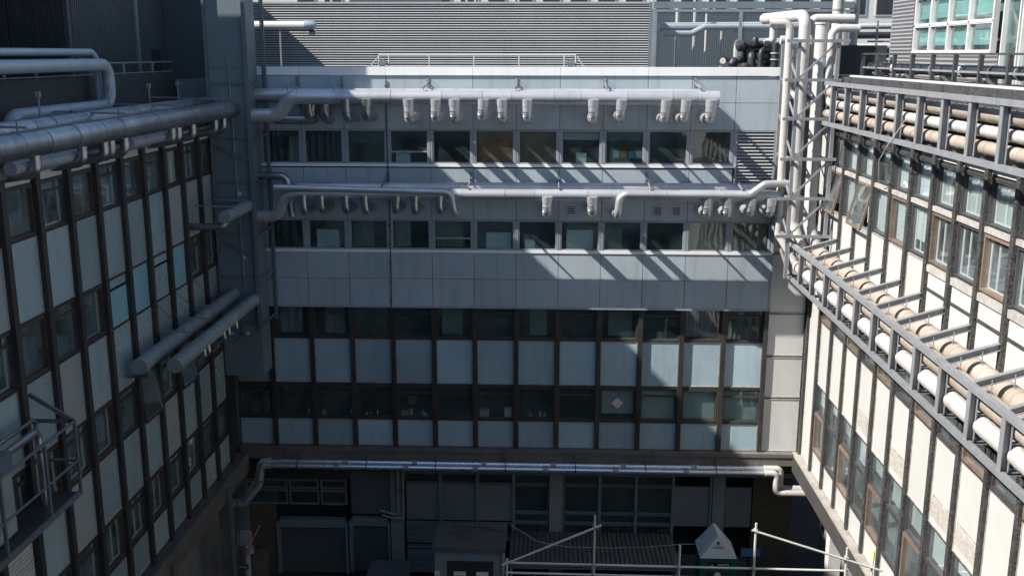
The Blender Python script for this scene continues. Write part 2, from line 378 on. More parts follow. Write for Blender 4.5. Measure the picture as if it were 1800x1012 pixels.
# ================================================================== BACK BUILDING
BY = 36.2                       # face of the grey cladding
XK = [-1.165 + 1.518*k for k in range(-6, 7)]      # mullion lines -10.27 .. 7.94
bb = thing('laboratory_building', 'grey clad building across the back with two window strips above dark framed glazing', 'building', (-1.2, BY, GZ))
WB = Wall('x', BY, -1)
L0, R0 = -10.28, 7.96
cols = [-11.66] + XK[0:]        # panel column edges
rows = [(-0.76, -1.655), (-1.67, -2.60), (-3.96, -4.60), (-4.615, -5.80), (-7.01, -7.965), (-7.98, -9.0)]
for (zt, zb) in rows:
    for i in range(len(cols)-1):
        a, b = cols[i]+0.009, cols[i+1]-0.009
        if i == len(cols)-2: b = R0
        if zt == -3.96 and i == len(cols)-2: continue           # louvre bay reaches down here
        mb = MB(); WB.box(mb, a, b, -0.06, 0, zb, zt); mb.build('cladding_panel', 'cladding', bb)
for i in range(0, len(cols)-1, 2):
    a, b = cols[i]+0.004, cols[min(i+2, len(cols)-1)]-0.004
    if i+2 >= len(cols)-1: b = R0+0.05
    mb = MB(); WB.box(mb, a, b, -0.5, 0.05, -0.74, -0.46); mb.build('coping', 'coping', bb)
# backing behind the panel joints, with the window strips left open
mb = MB()
for zb, zt in ((-2.60, -0.76), (-5.80, -3.96), (-9.0, -7.01)):
    WB.box(mb, -11.66, R0-0.01, -0.30, -0.075, zb, zt)
mb.build('wall_backing', 'steel_dark', bb)
mb = MB(); mb.box(R0-0.06, R0, BY+0.062, BY+4.5, -9.0, -0.75); mb.build('side_wall', 'cladding', bb)
mb = MB(); mb.box(R0-0.02, R0+0.05, BY-0.02, BY+0.05, -9.0, -0.76); mb.build('corner_trim', 'alu_frame', bb)
mb = MB(); mb.box(-11.66, R0+0.01, BY-0.03, BY+0.03, -9.06, -9.004); mb.build('drip_edge', 'alu_frame', bb)
mb = MB(); mb.box(-11.66, R0, BY+0.03, BY+0.3, -9.03, -9.006); mb.build('soffit', 'steel_dark', bb)
# window strips
def strip(zb, zt, last, seed):
    r = random.Random(seed)
    for i in range(len(cols)-1):
        a, b = cols[i]+0.07, cols[i+1]-0.07
        if i == len(cols)-2:
            if last == 'louvre': continue
            b = R0-0.10
        cur = None
        if r.random() < 0.4: 
            cw = r.uniform(0.3, 0.8)*(b-a); cur = (a+0.06, a+0.06+cw) if r.random() < 0.5 else (b-0.06-cw, b-0.06)
        bl, bm, bd = None, 'blind_green', 1.0
        if last == 'louvre' and i in (6, 7): bl, bm, cur = True, ('amber_room_glow' if i == 6 else 'brown_room_glow'), None  # sheets coloured to stand for the amber-lit rooms behind
        elif last != 'louvre' and i in (11, 12): bl, bm, cur = True, 'olive_blind', None
        elif r.random() < 0.45: bl, bm, bd = True, r.choice(['blind_shade', 'blind_shade', 'blind_green']), r.uniform(0.12, 0.45)
        window(WB, bb, a, b, zb, zt, 'alu_frame', 'pane_back', 0.05, -0.10, -0.015,
               transom=(zb+0.42 if r.random() < 0.25 else None), curtain=cur, blind=bl, bmat=bm, bdrop=bd)
    for x in cols[1:-1] + [R0-0.06]:
        mb = MB(); WB.box(mb, x-0.068, x-0.012, -0.12, 0.0, zb, zt); WB.box(mb, x+0.012, x+0.068, -0.12, 0.0, zb, zt)
        WB.box(mb, x-0.012, x+0.012, -0.12, -0.02, zb, zt)
        mb.build('mullion', 'alu_frame', bb)
    mb = MB(); WB.box(mb, -11.66, R0-(1.45 if last == 'louvre' else 0.0), -0.06, 0.03, zb-0.10, zb-0.002); mb.build('sill', 'coping', bb)
strip(-3.81, -2.615, 'louvre', 3)
strip(-6.90, -5.815, None, 5)
# louvre at the right end of the top strip
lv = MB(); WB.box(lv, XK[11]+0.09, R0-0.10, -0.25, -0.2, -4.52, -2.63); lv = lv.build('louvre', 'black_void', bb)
fr = MB()
for a, b, c, d in ((XK[11]+0.07, XK[11]+0.12, -4.56, -2.61), (R0-0.14, R0-0.09, -4.56, -2.61)): WB.box(fr, a, b, -0.2, 0.01, c, d)
WB.box(fr, XK[11]+0.12, R0-0.14, -0.2, 0.01, -4.56, -4.52); WB.box(fr, XK[11]+0.12, R0-0.14, -0.2, 0.01, -2.65, -2.61)
fr.build('louvre_frame', 'alu_frame', bb)
for k in range(16):
    z = -4.46 + k*0.115
    mb = MB(); x0, x1 = XK[11]+0.125, R0-0.145
    mb.prism([(x0, BY-0.0, z-0.02), (x0, BY-0.0, z), (x0, BY+0.14, z+0.075), (x0, BY+0.14, z+0.055)], (x1-x0, 0, 0))
    mb.build('slat', 'louvre_slat', lv)
mb = MB(); WB.box(mb, XK[11]+0.006, R0, -0.06, -0.002, -4.61, -4.565); mb.build('cladding_panel', 'cladding', bb)

# lower glazing
WL = Wall('x', 36.42, -1)
XL = [-11.62] + XK + [9.36]
rowsL = [('w', -10.26, -9.03), ('p', -12.02, -10.32), ('w', -13.38, -12.13), ('p', -14.50, -13.46)]
rr = random.Random(21)
for i in range(len(XL)-1):
    a, b = XL[i]+0.085, XL[i+1]-0.085
    if i == 0: a = XL[0]
    if i == len(XL)-2:                          # pale corner bay, five stacked panels
        a = XK[-1]+0.06; b = 9.34
        for zt, zb in ((-7.0, -9.16), (-9.21, -10.78), (-10.84, -12.38), (-12.44, -14.5)):
            panel(WL, bb, a, b, zb, zt, 'spandrel_cream', 'trim_pale', -0.05, 0.02)
        panel(WL, bb, a, b, -6.95, -4.9, 'spandrel_cream', 'trim_pale', -0.05, 0.02)
        continue
    for kind, zb, zt in rowsL:
        if kind == 'p':
            panel(WL, bb, a, b, zb, zt, 'spandrel_blue' if i % 2 else ('spandrel_blue'), 'trim_worn')
        else:
            first = zt > -10
            tim = (i % 2 == 1)
            blind = None; bd = 1; vb = None; cur = None; tr = None
            if not first:
                if i >= 9: blind = True; bd = 1.0 if i != 9 else 0.86
                if not tim: tr = zt - 0.28
            else:
                if not tim: tr = zt - 0.30
                if i in (1, 2, 5, 7, 9, 11): cur = (a+0.1+rr.random()*0.4, b-0.1-rr.random()*0.4)
            window(WL, bb, a, b, zb, zt, 'timber_dark' if tim else 'steel_dark', 'pane_back', 0.065 if tim else 0.045, -0.10,
                   0.03 if tim else 0.0, transom=tr, blind=blind, bmat='blind_green', bdrop=bd, curtain=cur, vbar=vb)
for x in XK + [9.40]:
    mb = MB(); WL.box(mb, x-0.08, x+0.08, -0.14, 0.12, -14.52, -9.03 if x < 9 else -5); mb.build('mullion', 'mullion_dark' if x < 9 else 'mullion_mosaic', bb)
mb = MB()
for z0, z1 in ((-10.318, -10.262), (-12.128, -12.022), (-13.458, -13.382)):
    WL.box(mb, XL[0], XK[-1], -0.12, 0.03, z0, z1)
mb.build('transom_rail', 'mullion_dark', bb)
mb = MB(); WL.box(mb, -11.62, 9.5, -0.3, 0.30, -14.66, -14.52); mb.build('base_sill', 'concrete', bb)
mb = MB(); WL.box(mb, -11.62, 9.5, -0.5, 0.26, -15.0, -14.66); mb.build('base_beam', 'concrete', bb)
# rooms behind the glass
mb = MB()
for z in (-2.3, -5.55, -8.75, -11.95, -14.9): mb.box(-11.6, R0-0.07, BY+0.35, 41, z-0.12, z)
for z in (-4.25, -7.25, -10.6, -13.75): mb.box(-11.6, R0-0.07, BY+0.35, 41, z-0.10, z)
mb.box(-11.6, 9.4, 41, 41.2, -20.4, -0.8)
for x in (-11.6, -7.24, -2.68, 1.87, 6.4): mb.box(x-0.05, x+0.05, BY+0.5, 41, -15, -0.9)
mb.build('interior_rooms', 'interior', bb)
mb = MB(); mb.box(-11.66, R0+0.02, BY+0.48, 62, -0.95, -0.80); mb.build('roof_deck', 'roof_dark', bb)
mb = MB(); mb.box(R0+0.02, 24, BY+0.5, 62, -1.3, -1.15); mb.build('roof_deck', 'roof_dark', bb)
mb = MB(); mb.box(-13.2, -11.66, 36.45, 36.9, GZ, -0.9); mb.build('corner_wall', 'tower_grey', bb)
mb = MB(); mb.box(8.02, 9.45, 36.6, 36.8, -5.0, -1.15); mb.build('corner_wall', 'tower_grey', bb)

# ground floor of the back building
WG = Wall('x', 37.2, -1)
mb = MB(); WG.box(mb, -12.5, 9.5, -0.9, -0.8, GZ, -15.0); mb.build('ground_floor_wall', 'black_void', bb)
mb = MB(); mb.box(-12.5, 9.5, 36.92, 38.1, -15.15, -15.0); mb.build('soffit', 'concrete', bb)
# left block: window lights, two roller shutters
for (a, b) in ((-11.9, -10.2), (-10.12, -8.95), (-8.87, -7.85)):
    for z0, z1 in ((-17.35, -16.75), (-16.68, -16.3)):
        window(WG, bb, a, b, z0, z1, 'frame_blue', 'pane_back', 0.05, -0.10, 0)
mb = MB(); WG.box(mb, -12.2, -5.65, -0.3, -0.02, -16.28, -15.15); mb.build('fascia_panel', 'steel_dark', bb)
def shutter(x0, x1, zb, zt):
    s = MB(); WG.box(s, x0, x1, -0.20, -0.10, zb, zt); s = s.build('roller_shutter', 'shutter', bb)
    n = int((zt-zb)/0.085)
    for k in range(n):
        z = zb + (zt-zb)*k/n; h = (zt-zb)/n
        mb = MB()
        mb.prism([(x0, 37.30, z+0.005), (x0, 37.262, z+0.02), (x0, 37.262, z+h-0.02), (x0, 37.30, z+h-0.005)], (x1-x0, 0, 0))
        mb.build('slat', 'shutter', s)
    f = MB(); WG.box(f, x0-0.14, x0, -0.2, 0.05, zb, zt+0.2); WG.box(f, x1, x1+0.10, -0.2, 0.05, zb, zt+0.2); WG.box(f, x0, x1, -0.2, 0.06, zt, zt+0.35)
    f.build('shutter_frame', 'frame_blue', s)
shutter(-10.55, -7.95, -20.3, -18.3)
shutter(-7.65, -6.25, -20.2, -18.2)
panel(WG, bb, -7.68, -6.15, -17.7, -15.9, 'shutter', None, -0.1, 0.0, 'wall_panel')
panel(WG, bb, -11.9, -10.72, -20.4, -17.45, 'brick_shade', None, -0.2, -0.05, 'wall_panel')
for x0, x1, m in ((-6.11, -5.60, 'pillar'), (0.12, 0.67, 'pillar'), (6.45, 6.92, 'pillar')):
    mb = MB(); WG.box(mb, x0, x1, -0.6, 0.08, GZ, -15.15); mb.build('pillar', m, bb)
gx = [-5.55, -4.15, -2.70, -1.28, 0.12]
for i in range(4):
    for z0, z1, bl in ((-16.35, -15.95, False), (-17.52, -16.40, i < 3), (-17.95, -17.57, False), (-18.7, -18.0, False)):
        if bl: panel(WG, bb, gx[i]+0.05, gx[i+1]-0.05, -17.92, z1, 'ground_panel', None, -0.1, -0.05, 'wall_panel')
        elif i < 3 and z0 == -17.95: continue
        else: window(WG, bb, gx[i]+0.04, gx[i+1]-0.04, z0, z1, 'frame_blue', 'pane_back', 0.03, -0.1, -0.01)
gx = [0.67, 2.08, 3.49, 4.93]
for i in range(3):
    for z0, z1 in ((-16.35, -15.95), (-17.52, -16.40), (-17.95, -17.57), (-18.7, -18.0)):
        window(WG, bb, gx[i]+0.04, gx[i+1]-0.04, z0, z1, 'frame_blue', 'pane_back', 0.03, -0.1, -0.01)
panel(WG, bb, 4.98, 6.32, -18.0, -16.35, 'ground_panel', None, -0.1, -0.02, 'wall_panel')
panel(WG, bb, 6.96, 7.95, -18.0, -16.35, 'ground_panel', None, -0.1, -0.02, 'wall_panel')
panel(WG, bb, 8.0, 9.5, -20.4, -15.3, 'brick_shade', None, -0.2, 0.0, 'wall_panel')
panel(WG, bb, 4.98, 7.95, -20.4, -19.3, 'shutter', None, -0.2, -0.02, 'wall_panel')
for x in (-4.15, -2.70, -1.28, 2.08, 3.49, 4.93, 6.38):
    mb = MB(); WG.box(mb, x-0.045, x+0.045, -0.15, 0.04, -19.4, -15.9); mb.build('mullion', 'frame_blue', bb)
mb = MB(); WG.box(mb, -5.6, 9.5, -0.15, 0.05, -15.9, -15.72); mb.build('head_rail', 'frame_blue', bb)
for k, (z0, z1) in enumerate(((-20.2, -19.2), (-19.15, -18.95), (-18.9, -18.05))):
    s = MB(); WG.box(s, -5.5, -4.2, -0.1, -0.04, z0, z1); s = s.build('louvre', 'shutter', bb)
    n = max(1, int((z1-z0)/0.1))
    for j in range(n):
        mb = MB(); z = z0 + (z1-z0)*j/n
        mb.prism([(-5.5, 37.24, z), (-5.5, 37.21, z+0.03), (-5.5, 37.24, z+0.07)], (1.3, 0, 0)); mb.build('slat', 'shutter', s)
mb = MB(); WG.box(mb, 7.45, 8.75-0.1, 0.02, 0.05, -18.95, -18.55)
# black cable down the middle of the cladding
mb = MB(); mb.tube([(-5.72, BY-0.03, -0.9), (-5.73, BY-0.03, -3.0), (-5.69, BY-0.045, -5.9), (-5.72, BY-0.03, -9.2)], 0.02, 8)
for z in (-1.1, -2.3, -3.7, -4.4, -6.0, -6.7, -7.4, -8.1, -8.8): mb.box(-5.755, -5.685, BY-0.06, BY-0.005, z-0.03, z+0.03)
tag(place(mb.build('conduit', 'steel_dark'), (-5.72, BY, -9.2)), 'thin black cable conduit running down the left part of the grey cladding', 'conduit')
# three little wall vents
for x, lab in ((0.79, 'small square wall vent alone between two elbow pipes below the middle duct'),
               (3.85, 'left one of the two neighbouring square wall vents below the middle duct'),
               (4.52, 'right one of the two neighbouring square wall vents below the middle duct')):
    t = thing('wall_vent', lab, 'vent', (x, BY, -5.62), 'square vents in the cladding')
    mb = MB(); mb.box(x-0.15, x+0.15, BY-0.012, BY-0.003, -5.6, -5.28); mb.build('back_plate', 'black_void', t)
    mb = MB()
    for a, b, c, d in ((-0.17,-0.13,-5.62,-5.26),(0.13,0.17,-5.62,-5.26)): mb.box(x+a, x+b, BY-0.03, BY-0.002, c, d)
    mb.box(x-0.13, x+0.13, BY-0.03, BY-0.002, -5.62, -5.58); mb.box(x-0.13, x+0.13, BY-0.03, BY-0.002, -5.30, -5.26)
    mb.build('vent_frame', 'cladding', t)
    for k in range(4):
        mb = MB(); z = -5.56 + k*0.068; mb.box(x-0.13, x+0.13, BY-0.028, BY-0.012, z, z+0.03); mb.build('slat', 'cladding', t)

# ================================================================== DUCTS ON THE BACK WALL
def seams(root, pts_list, r, material='band_dark', w=0.02, t=0.004, name='seam'):
    for c, d in pts_list:
        mb = MB(); band_ring(mb, c, d, r, w, t); mb.build(name, material, root, True)
def segments(t, a, b, r, material, lo, hi, n=22):
    """a straight run made of sheet metal lengths, each its own part with a lapped joint"""
    a = Vector(a); b = Vector(b); L_ = (b-a).length; d = (b-a)/L_; x = 0.0
    while x < L_ - 1e-6:
        l = RNG.uniform(lo, hi)
        if L_ - x - l < lo*0.6: l = L_ - x
        rr = r*RNG.uniform(0.985, 1.015)
        MB().tube([a+d*x, a+d*(x+l)], rr, n).build('duct_length', material, t, True)
        if x > 0:
            mb = MB(); band_ring(mb, a+d*x, d, r, RNG.choice([0.025, 0.03, 0.06]), 0.012, n); mb.build('joint_ring', material, t, True)
        x += l
def duct(name, label, cat, path, r, material, rad, loc, seam_step=1.5, axis=0, group=None, smat='duct_dull'):
    t = thing(name, label, cat, loc, group)
    p = fillet(path, rad)
    i = max(range(len(p)-1), key=lambda j: (p[j+1]-p[j]).length)
    if i > 0: MB().tube(p[:i+1], r*1.01, 20).build('bend', material, t, True)
    if i+2 < len(p): MB().tube(p[i+1:], r*1.01, 20).build('bend', material, t, True)
    segments(t, p[i], p[i+1], r, material, seam_step*0.6, seam_step*1.3, 20)
    return t
def elbow_stub(root, x, y0, z0, zd, r, material, ring=True):
    zd = zd + RNG.uniform(-0.04, 0.05); r = r*RNG.uniform(0.94, 1.06); x = x + RNG.uniform(-0.02, 0.02); R_ = r*1.5
    tilt = RNG.uniform(-0.05, 0.05)
    p = fillet([(x+tilt, y0, z0), (x, y0, zd), (x, BY+0.05, zd)], R_, 3)
    mb = MB().tube(p, r, 18); o = mb.build('elbow', material, root, True)
    rg = MB(); band_ring(rg, (x, BY-0.03, zd), (0,1,0), r, 0.05, 0.045); rg.build('flange', material, o, True)
    for q, d in ((p[1], p[1]-p[0]), (p[2], p[3]-p[1]), (p[3], p[4]-p[2])):
        rg = MB(); band_ring(rg, q, d, r, 0.028, 0.009, 18); rg.build('seam_ring', 'duct_steel' if material == 'duct_pale' else 'duct_dull', o, True)
    sd = MB(); sd.tube([(x+tilt, y0, z0), (x+tilt*0.8, y0, z0-0.22)], [r*1.22, r*1.06], 18); sd.build('saddle', material, o, True)
def stay(root, x, z, tip=1.5):
    mb = MB(); mb.beam((x, BY, z-0.13), (x, BY-tip, z-0.26), 0.05, 0.05); mb.box(x-0.05, x+0.05, BY-0.02, BY, z-0.26, z+0.1)
    mb.beam((x, BY-tip+0.1, z-0.2), (x, BY-tip+0.1, z-0.6), 0.02, 0.02)
    mb.beam((x, BY, z+0.05), (x, BY-tip+0.1, z-0.24), 0.012, 0.012)
    mb.build('bracket', 'rack_steel', root)

d_uf = duct('exhaust_duct', 'long silver round duct along the top of the grey cladding with a row of elbows', 'duct',
            [(-10.25, 35.15, -2.08), (-9.25, 35.0, -2.08), (-8.75, 34.84, -1.44), (5.62, 34.84, -1.44)], 0.235, 'duct_pale', 0.5, (-2, BY, -2.3), 1.45)
d_ur = duct('exhaust_duct', 'silver round duct half hidden behind the topmost duct, tight against the grey cladding', 'duct',
            [(-10.25, 35.85, -1.40), (5.25, 35.85, -1.40)], 0.22, 'duct_pale', 0.4, (-2, BY, -1.6), 1.6)
for x in (-8.29, -7.75): elbow_stub(d_ur, x, 35.6, -1.5, -2.25, 0.17, 'duct_steel')
for x in (-6.84, -6.17, -4.71, -3.86, -3.17, -2.25, -1.59, -0.74, 1.46, 2.35, 3.81, 4.47, 5.32):
    elbow_stub(d_uf, x, 34.70, -1.5, -2.13, 0.165 if x > -5 else 0.15, 'duct_pale' if x > -5 else 'duct_steel')
for x in (-8.83, -7.27, -4.24, -1.15, 1.89, 5.0): stay(d_uf, x, -0.86)
mb = MB().tube(fillet([(-9.6, 35.75, -2.25), (-8.3, 35.7, -2.25), (-8.2, 35.62, -1.7)], 0.3), 0.16, 14); mb.build('branch_pipe', 'duct_steel', d_ur, True)
d_lf = duct('exhaust_duct', 'long silver round duct running between the two upper window strips', 'duct',
            [(-10.25, 35.15, -5.55), (-9.35, 35.0, -5.55), (-9.15, 34.84, -4.71), (7.77, 34.84, -4.69)], 0.19, 'duct_pale', 0.55, (-1, BY, -5), 1.5)
d_lr = duct('exhaust_duct', 'flatter silver duct lying behind the duct between the two upper window strips', 'duct',
            [(-8.9, 35.86, -4.62), (7.3, 35.86, -4.60)], 0.20, 'duct_pale', 0.4, (-1, BY, -5), 1.3)
for x in (-8.43, -7.83, -6.98, -6.31, -5.26, -4.6, -3.76, -0.06, 1.51, 5.4, 6.09, 6.86, 7.51):
    elbow_stub(d_lf, x, 34.72, -4.75, -5.33, 0.16 if x > -6.2 and x not in (-5.26, -4.6, -3.76) else 0.13, 'duct_pale' if x > -3 else 'duct_steel')
for x in (-5.75, -2.77, 0.33, 3.44, 6.52): stay(d_lf, x, -4.2)
t = duct('vent_pipe', 'slim silver pipe on the lower duct, turning down to the wall at its end', 'pipe',
         [(-9.4, 34.62, -4.47), (-3.35, 34.62, -4.6), (-3.24, 34.75, -5.35), (-3.24, BY, -5.5)], 0.105, 'duct_pale', 0.28, (-3.2, BY, -5.5), 2)
t = duct('vent_pipe', 'slim cream pipe along the lower duct, rising to the corner tower', 'pipe',
         [(2.34, BY, -5.5), (2.34, 34.65, -5.4), (2.40, 34.6, -4.64), (6.75, 34.6, -4.64), (7.25, 34.6, -4.26), (8.25, 34.7, -4.26)], 0.125, 'duct_pale', 0.3, (2.3, BY, -5.5), 2)
mb = MB().tube(fillet([(-10.2, 35.7, -4.2), (-9.2, 35.6, -4.2), (-9.05, 35.5, -5.6)], 0.25), 0.13, 14)
tag(place(mb.build('vent_pipe', 'duct_steel', None, True), (-9.5, 35.6, -4.4)), 'short hooked silver pipe between the grey riser and the second window strip', 'pipe')

# twin bright pipes under the lower glazing
for y, z, r, lab, off in ((35.86, -15.17, 0.10, 'lower front one of the twin shiny pipes below the dark glazing', 0.0),
                          (36.06, -15.07, 0.10, 'upper rear one of the twin shiny pipes below the dark glazing', 0.3)):
    t = thing('twin_pipe', lab, 'pipe', (-1, y, z-0.3), 'twin pipes below the glazing')
    p = fillet([(-12.4, y-0.15, z-1.55-off*.3), (-11.45-off*.3, y-0.15, z-1.5-off*.3), (-10.85-off*.5, y-0.05, z-0.75), (-10.75-off*.3, y, z), (8.55+off*.6, y, z), (8.55+off*.6, y, z-0.78), (9.9, y, z-0.78)], 0.16)
    mid = [q for q in p if -10.4 < q.x < 8.2]
    mb = MB().tube([(-10.5, y, z), (8.2, y, z)], r, 18); mb.build('pipe', 'alu_bright', t, True)
    lp = [q for q in p if q.x <= -10.4]; lp.append(Vector((-10.45, y, z))); mb = MB().tube(lp, r+0.02, 16); mb.build('elbow', 'duct_pale', t, True)
    rp = [Vector((8.1, y, z))] + [q for q in p if q.x > 8.15]; mb = MB().tube(rp, r+0.02, 16); mb.build('elbow', 'lagging', t, True)
    for k in range(6):
        x = -7.9 + k*2.62 + off; mb = MB(); band_ring(mb, (x, y, z), (1,0,0), r, 0.2, 0.03, 12); mb.build('joint_collar', 'rack_steel', t, True)
    for k in range(7):
        x = -9.4 + k*2.62; mb = MB(); band_ring(mb, (x, y, z), (1,0,0), r, 0.035, 0.012); mb.beam((x, y+0.03, z+r), (x, 36.2, -14.75), 0.03, 0.02)
        mb.build('hanger', 'steel_dark', t)
# down pipes at ground level
for k, (x, lab) in enumerate(((-5.78, 'left one of two thin downpipes in front of the ground floor pillar'), (-5.58, 'right one of two thin downpipes in front of the ground floor pillar'))):
    p = fillet([(x, 36.95, -15.3), (x, 36.95, -17.55-0.2*k), (x-0.3-0.1*k, 36.95, -17.55-0.2*k), (x-0.75-0.1*k, 37.1, -17.5-0.2*k)], 0.06)
    t = thing('downpipe', lab, 'pipe', (x, 36.95, -18), 'two thin downpipes')
    MB().tube(p, 0.055, 10).build('pipe', 'kiosk_grey', t, True)
    for z in (-16.5, -16.6, -16.7):
        mb = MB(); band_ring(mb, (x, 36.95, z), (0,0,1), 0.055, 0.03, 0.015, 10); mb.build('clip', 'steel_dark', t, True)

# ================================================================== GREY RISER (left corner)
ts = thing('duct_riser', 'tall grey boxed riser in the left corner with ducts running into it', 'riser', (-10.9, 35.5, -11.35))
mb = MB().box(-11.62, -10.22, 35.02, 36.12, -11.35, 3.2); mb.build('casing', 'tower_grey', ts)
for z in (-0.45, -2.0, -3.3, -5.0, -6.7, -8.3):
    mb = MB().box(-11.64, -10.2, 35.0, 35.02, z-0.02, z+0.02); mb.build('joint_strip', 'tower_grey', ts)
mb = MB(); mb.box(-10.30, -10.16, 34.86, 35.02, -9.6, 3.2); mb.build('corner_post', 'rack_steel_shaded', ts)
mb = MB(); mb.box(-11.62, -11.54, 34.88, 35.02, -9.6, 3.2); mb.build('corner_post', 'rack_steel_shaded', ts)
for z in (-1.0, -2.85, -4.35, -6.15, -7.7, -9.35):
    mb = MB(); mb.beam((-10.18, 34.95, z-0.12), (-9.93, 36.05, z+0.12), 0.06, 0.06); mb.build('strut', 'rack_steel_shaded', ts)
    mb = MB(); mb.beam((-11.5, 34.95, z), (-10.3, 34.95, z), 0.05, 0.05); mb.build('crossbar', 'rack_steel_shaded', ts)
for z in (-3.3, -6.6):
    mb = MB(); mb.beam((-11.62, 34.93, z+0.3), (-10.3, 34.93, z-0.35), 0.05, 0.08); mb.build('brace', 'rack_steel_shaded', ts)
mb = MB(); mb.box(-9.96, -9.88, 36.0, 36.08, -9.5, 2.2); mb.build('tray_rail', 'rack_steel_shaded', ts)
mb = MB(); mb.box(-10.02, -9.99, 36.05, 36.1, -9.5, 2.2); mb.build('tray_rail', 'rack_steel_shaded', ts)
mb = MB().tube([(-10.85, 34.97, -0.2), (-10.8, 34.97, -4.0), (-10.72, 34.96, -8.2)], 0.022, 8); mb.build('cable', 'kiosk_grey', ts)
for k, (x, z) in enumerate(((-10.72, -4.75), (-11.3, -5.65), (-10.7, -7.0), (-11.32, -9.75), (-10.72, -9.75))):
    mb = MB().box(x-0.06, x+0.06, 34.96, 35.02, z-0.06, z+0.06); mb.build('junction_box', 'white_paint', ts)
mb = MB().tube(fillet([(-11.0, 34.98, -8.8), (-10.95, 34.98, -9.9), (-11.2, 34.98, -10.05)], 0.2), 0.015, 6); mb.build('cable', 'steel_dark', ts)

# ================================================================== LEFT BUILDING
XLW = -11.7
lb = thing('office_block', 'shaded office block on the left with dark mullions and pale blue-grey panels', 'building', (XLW-2, 24, GZ))
WLf = Wall('y', XLW, 1)
YL = [22.75 + 1.55*k for k in range(-8, 9)]      # 10.35 .. 35.15
rowsLf = [('w', -4.02, -2.88), ('p', -5.85, -4.07), ('w', -7.22, -5.92), ('p', -9.03, -7.28), ('w', -10.38, -9.10), ('p', -12.2, -10.44), ('w', -13.58, -12.28), ('p', -14.67, -13.65)]
rl = random.Random(5)
for i in range(len(YL)-1):
    a, b = YL[i]+0.10, YL[i+1]-0.10
    bay = i - 8                                   # bay 0 starts at y = 22.75
    panel(WLf, lb, a, b, -2.84, -2.60, 'spandrel_cream', None)
    for ri, (kind, zb, zt) in enumerate(rowsLf):
        m = 'spandrel_grey' if rl.random() < 0.72 else 'spandrel_stone'
        if kind == 'p':
            if ri == 7 and bay <= -2: pass
            if bay == -2 and ri == 5:
                pp = panel(WLf, lb, a, b, zb, zt, 'spandrel_cream', None, -0.05, -0.03)
                for k in range(16):
                    mb = MB(); z = zb + 0.08 + k*0.10; WLf.box(mb, a+0.05, b-0.05, -0.03, 0.0, z, z+0.05); mb.build('slat', 'spandrel_cream', pp)
                continue
            panel(WLf, lb, a, b, zb, zt, m, 'trim_pale', tw=0.026)
        else:
            if ri == 2 and bay in (2, 3, 4, 5):      # bays filled with coloured panels instead of glass
                if bay in (2, 4):
                    panel(WLf, lb, a, b, -6.16, zt, 'spandrel_grey', None); panel(WLf, lb, a, b, zb, -6.24, 'spandrel_aqua' if bay == 2 else 'spandrel_grey', None)
                else: panel(WLf, lb, a, b, zb, zt, 'spandrel_aqua', None)
                continue
            if ri == 4 and bay == 3: 
                # outward tilted casement
                w = thing  # placeholder, built below
            tim = (bay % 2 != 0)
            tr = None if tim else zt-0.27
            inner = rl.choice([False, False, 0.35, 0.6]); cur = None
            if rl.random() < 0.45:
                cw = rl.uniform(0.25, 0.7)*(b-a); cur = (b-0.08-cw, b-0.08) if rl.random() < 0.6 else (a+0.08, a+0.08+cw)
            if ri == 4 and bay in (3, 5):
                # top hung casement pushed open at the bottom
                mb = MB(); off = 0.16
                def q(u, z, d=0.0):
                    f = (zt - z)/(zt - zb); return (XLW + 0.02 + off*f + d, u, z)
                for (u0, z0, u1, z1) in ((a, zb, b, zb), (a, zt, b, zt), (a, zb, a, zt), (b, zb, b, zt)):
                    mb.beam(q(u0, z0), q(u1, z1), 0.06, 0.05)
                cw_ = mb.build('window', 'timber_dark', lb)
                gq = MB(); gq.prism([q(a, zb), q(b, zb), q(b, zt), q(a, zt)], (0.008, 0, 0)); gq.build('pane', 'pane_left', cw_)
                st = MB(); st.beam((XLW, b-0.1, zb+0.75), q(b-0.1, zb+0.02), 0.04, 0.04); st.build('stay_arm', 'rack_steel', cw_)
                continue
            window(WLf, lb, a, b, zb, zt, 'timber_dark' if tim else 'steel_dark', 'pane_left', 0.07 if tim else 0.045, -0.10, 0.02 if tim else 0.0, transom=tr, inner=inner, curtain=cur)
for y in YL:
    mb = MB(); WLf.box(mb, y-0.10, y+0.10, -0.13, 0.14, -14.75, -2.45); mb.build('mullion', 'mullion_dark', lb)
mb = MB()
for z0, z1 in ((-2.88, -2.84), (-4.068, -4.022), (-5.918, -5.852), (-7.278, -7.222), (-9.098, -9.032), (-10.438, -10.382), (-12.278, -12.202), (-13.648, -13.582)):
    WLf.box(mb, YL[0], 35.15, -0.12, 0.03, z0, z1)
mb.build('transom_rail', 'mullion_dark', lb)
mb = MB(); WLf.box(mb, 35.2, 36.3, -0.13, -0.02, -14.7, -2.45); mb.build('end_wall', 'mullion_dark', lb)
mb = MB(); WLf.box(mb, 8, 36.1, -0.3, 0.35, -15.05, -14.76); mb.build('ledge', 'concrete', lb)
mb = MB(); WLf.box(mb, 8, 36.1, 0.30, 0.40, -15.45, -14.72); mb.build('ledge_upstand', 'concrete', lb)
mb = MB(); WLf.box(mb, 8, 36.4, -4, -0.02, -2.6, -2.35); mb.build('roof_slab', 'roof_dark', lb)
mb = MB(); WLf.box(mb, 8, 36.4, -0.1, 0.16, -2.62, -2.40); mb.build('eaves_strip', 'concrete_grey', lb)
mb = MB()
for z in (-5.0, -8.1, -11.3, -14.8): mb.box(-16, XLW-0.2, 8, 37, z-0.15, z)
mb.box(-16.2, -16, 8, 37, GZ, -2.4)
for y in (13.45, 18.1, 22.75, 27.4, 32.05): mb.box(-16, XLW-0.35, y-0.06, y+0.06, -14.8, -2.4)
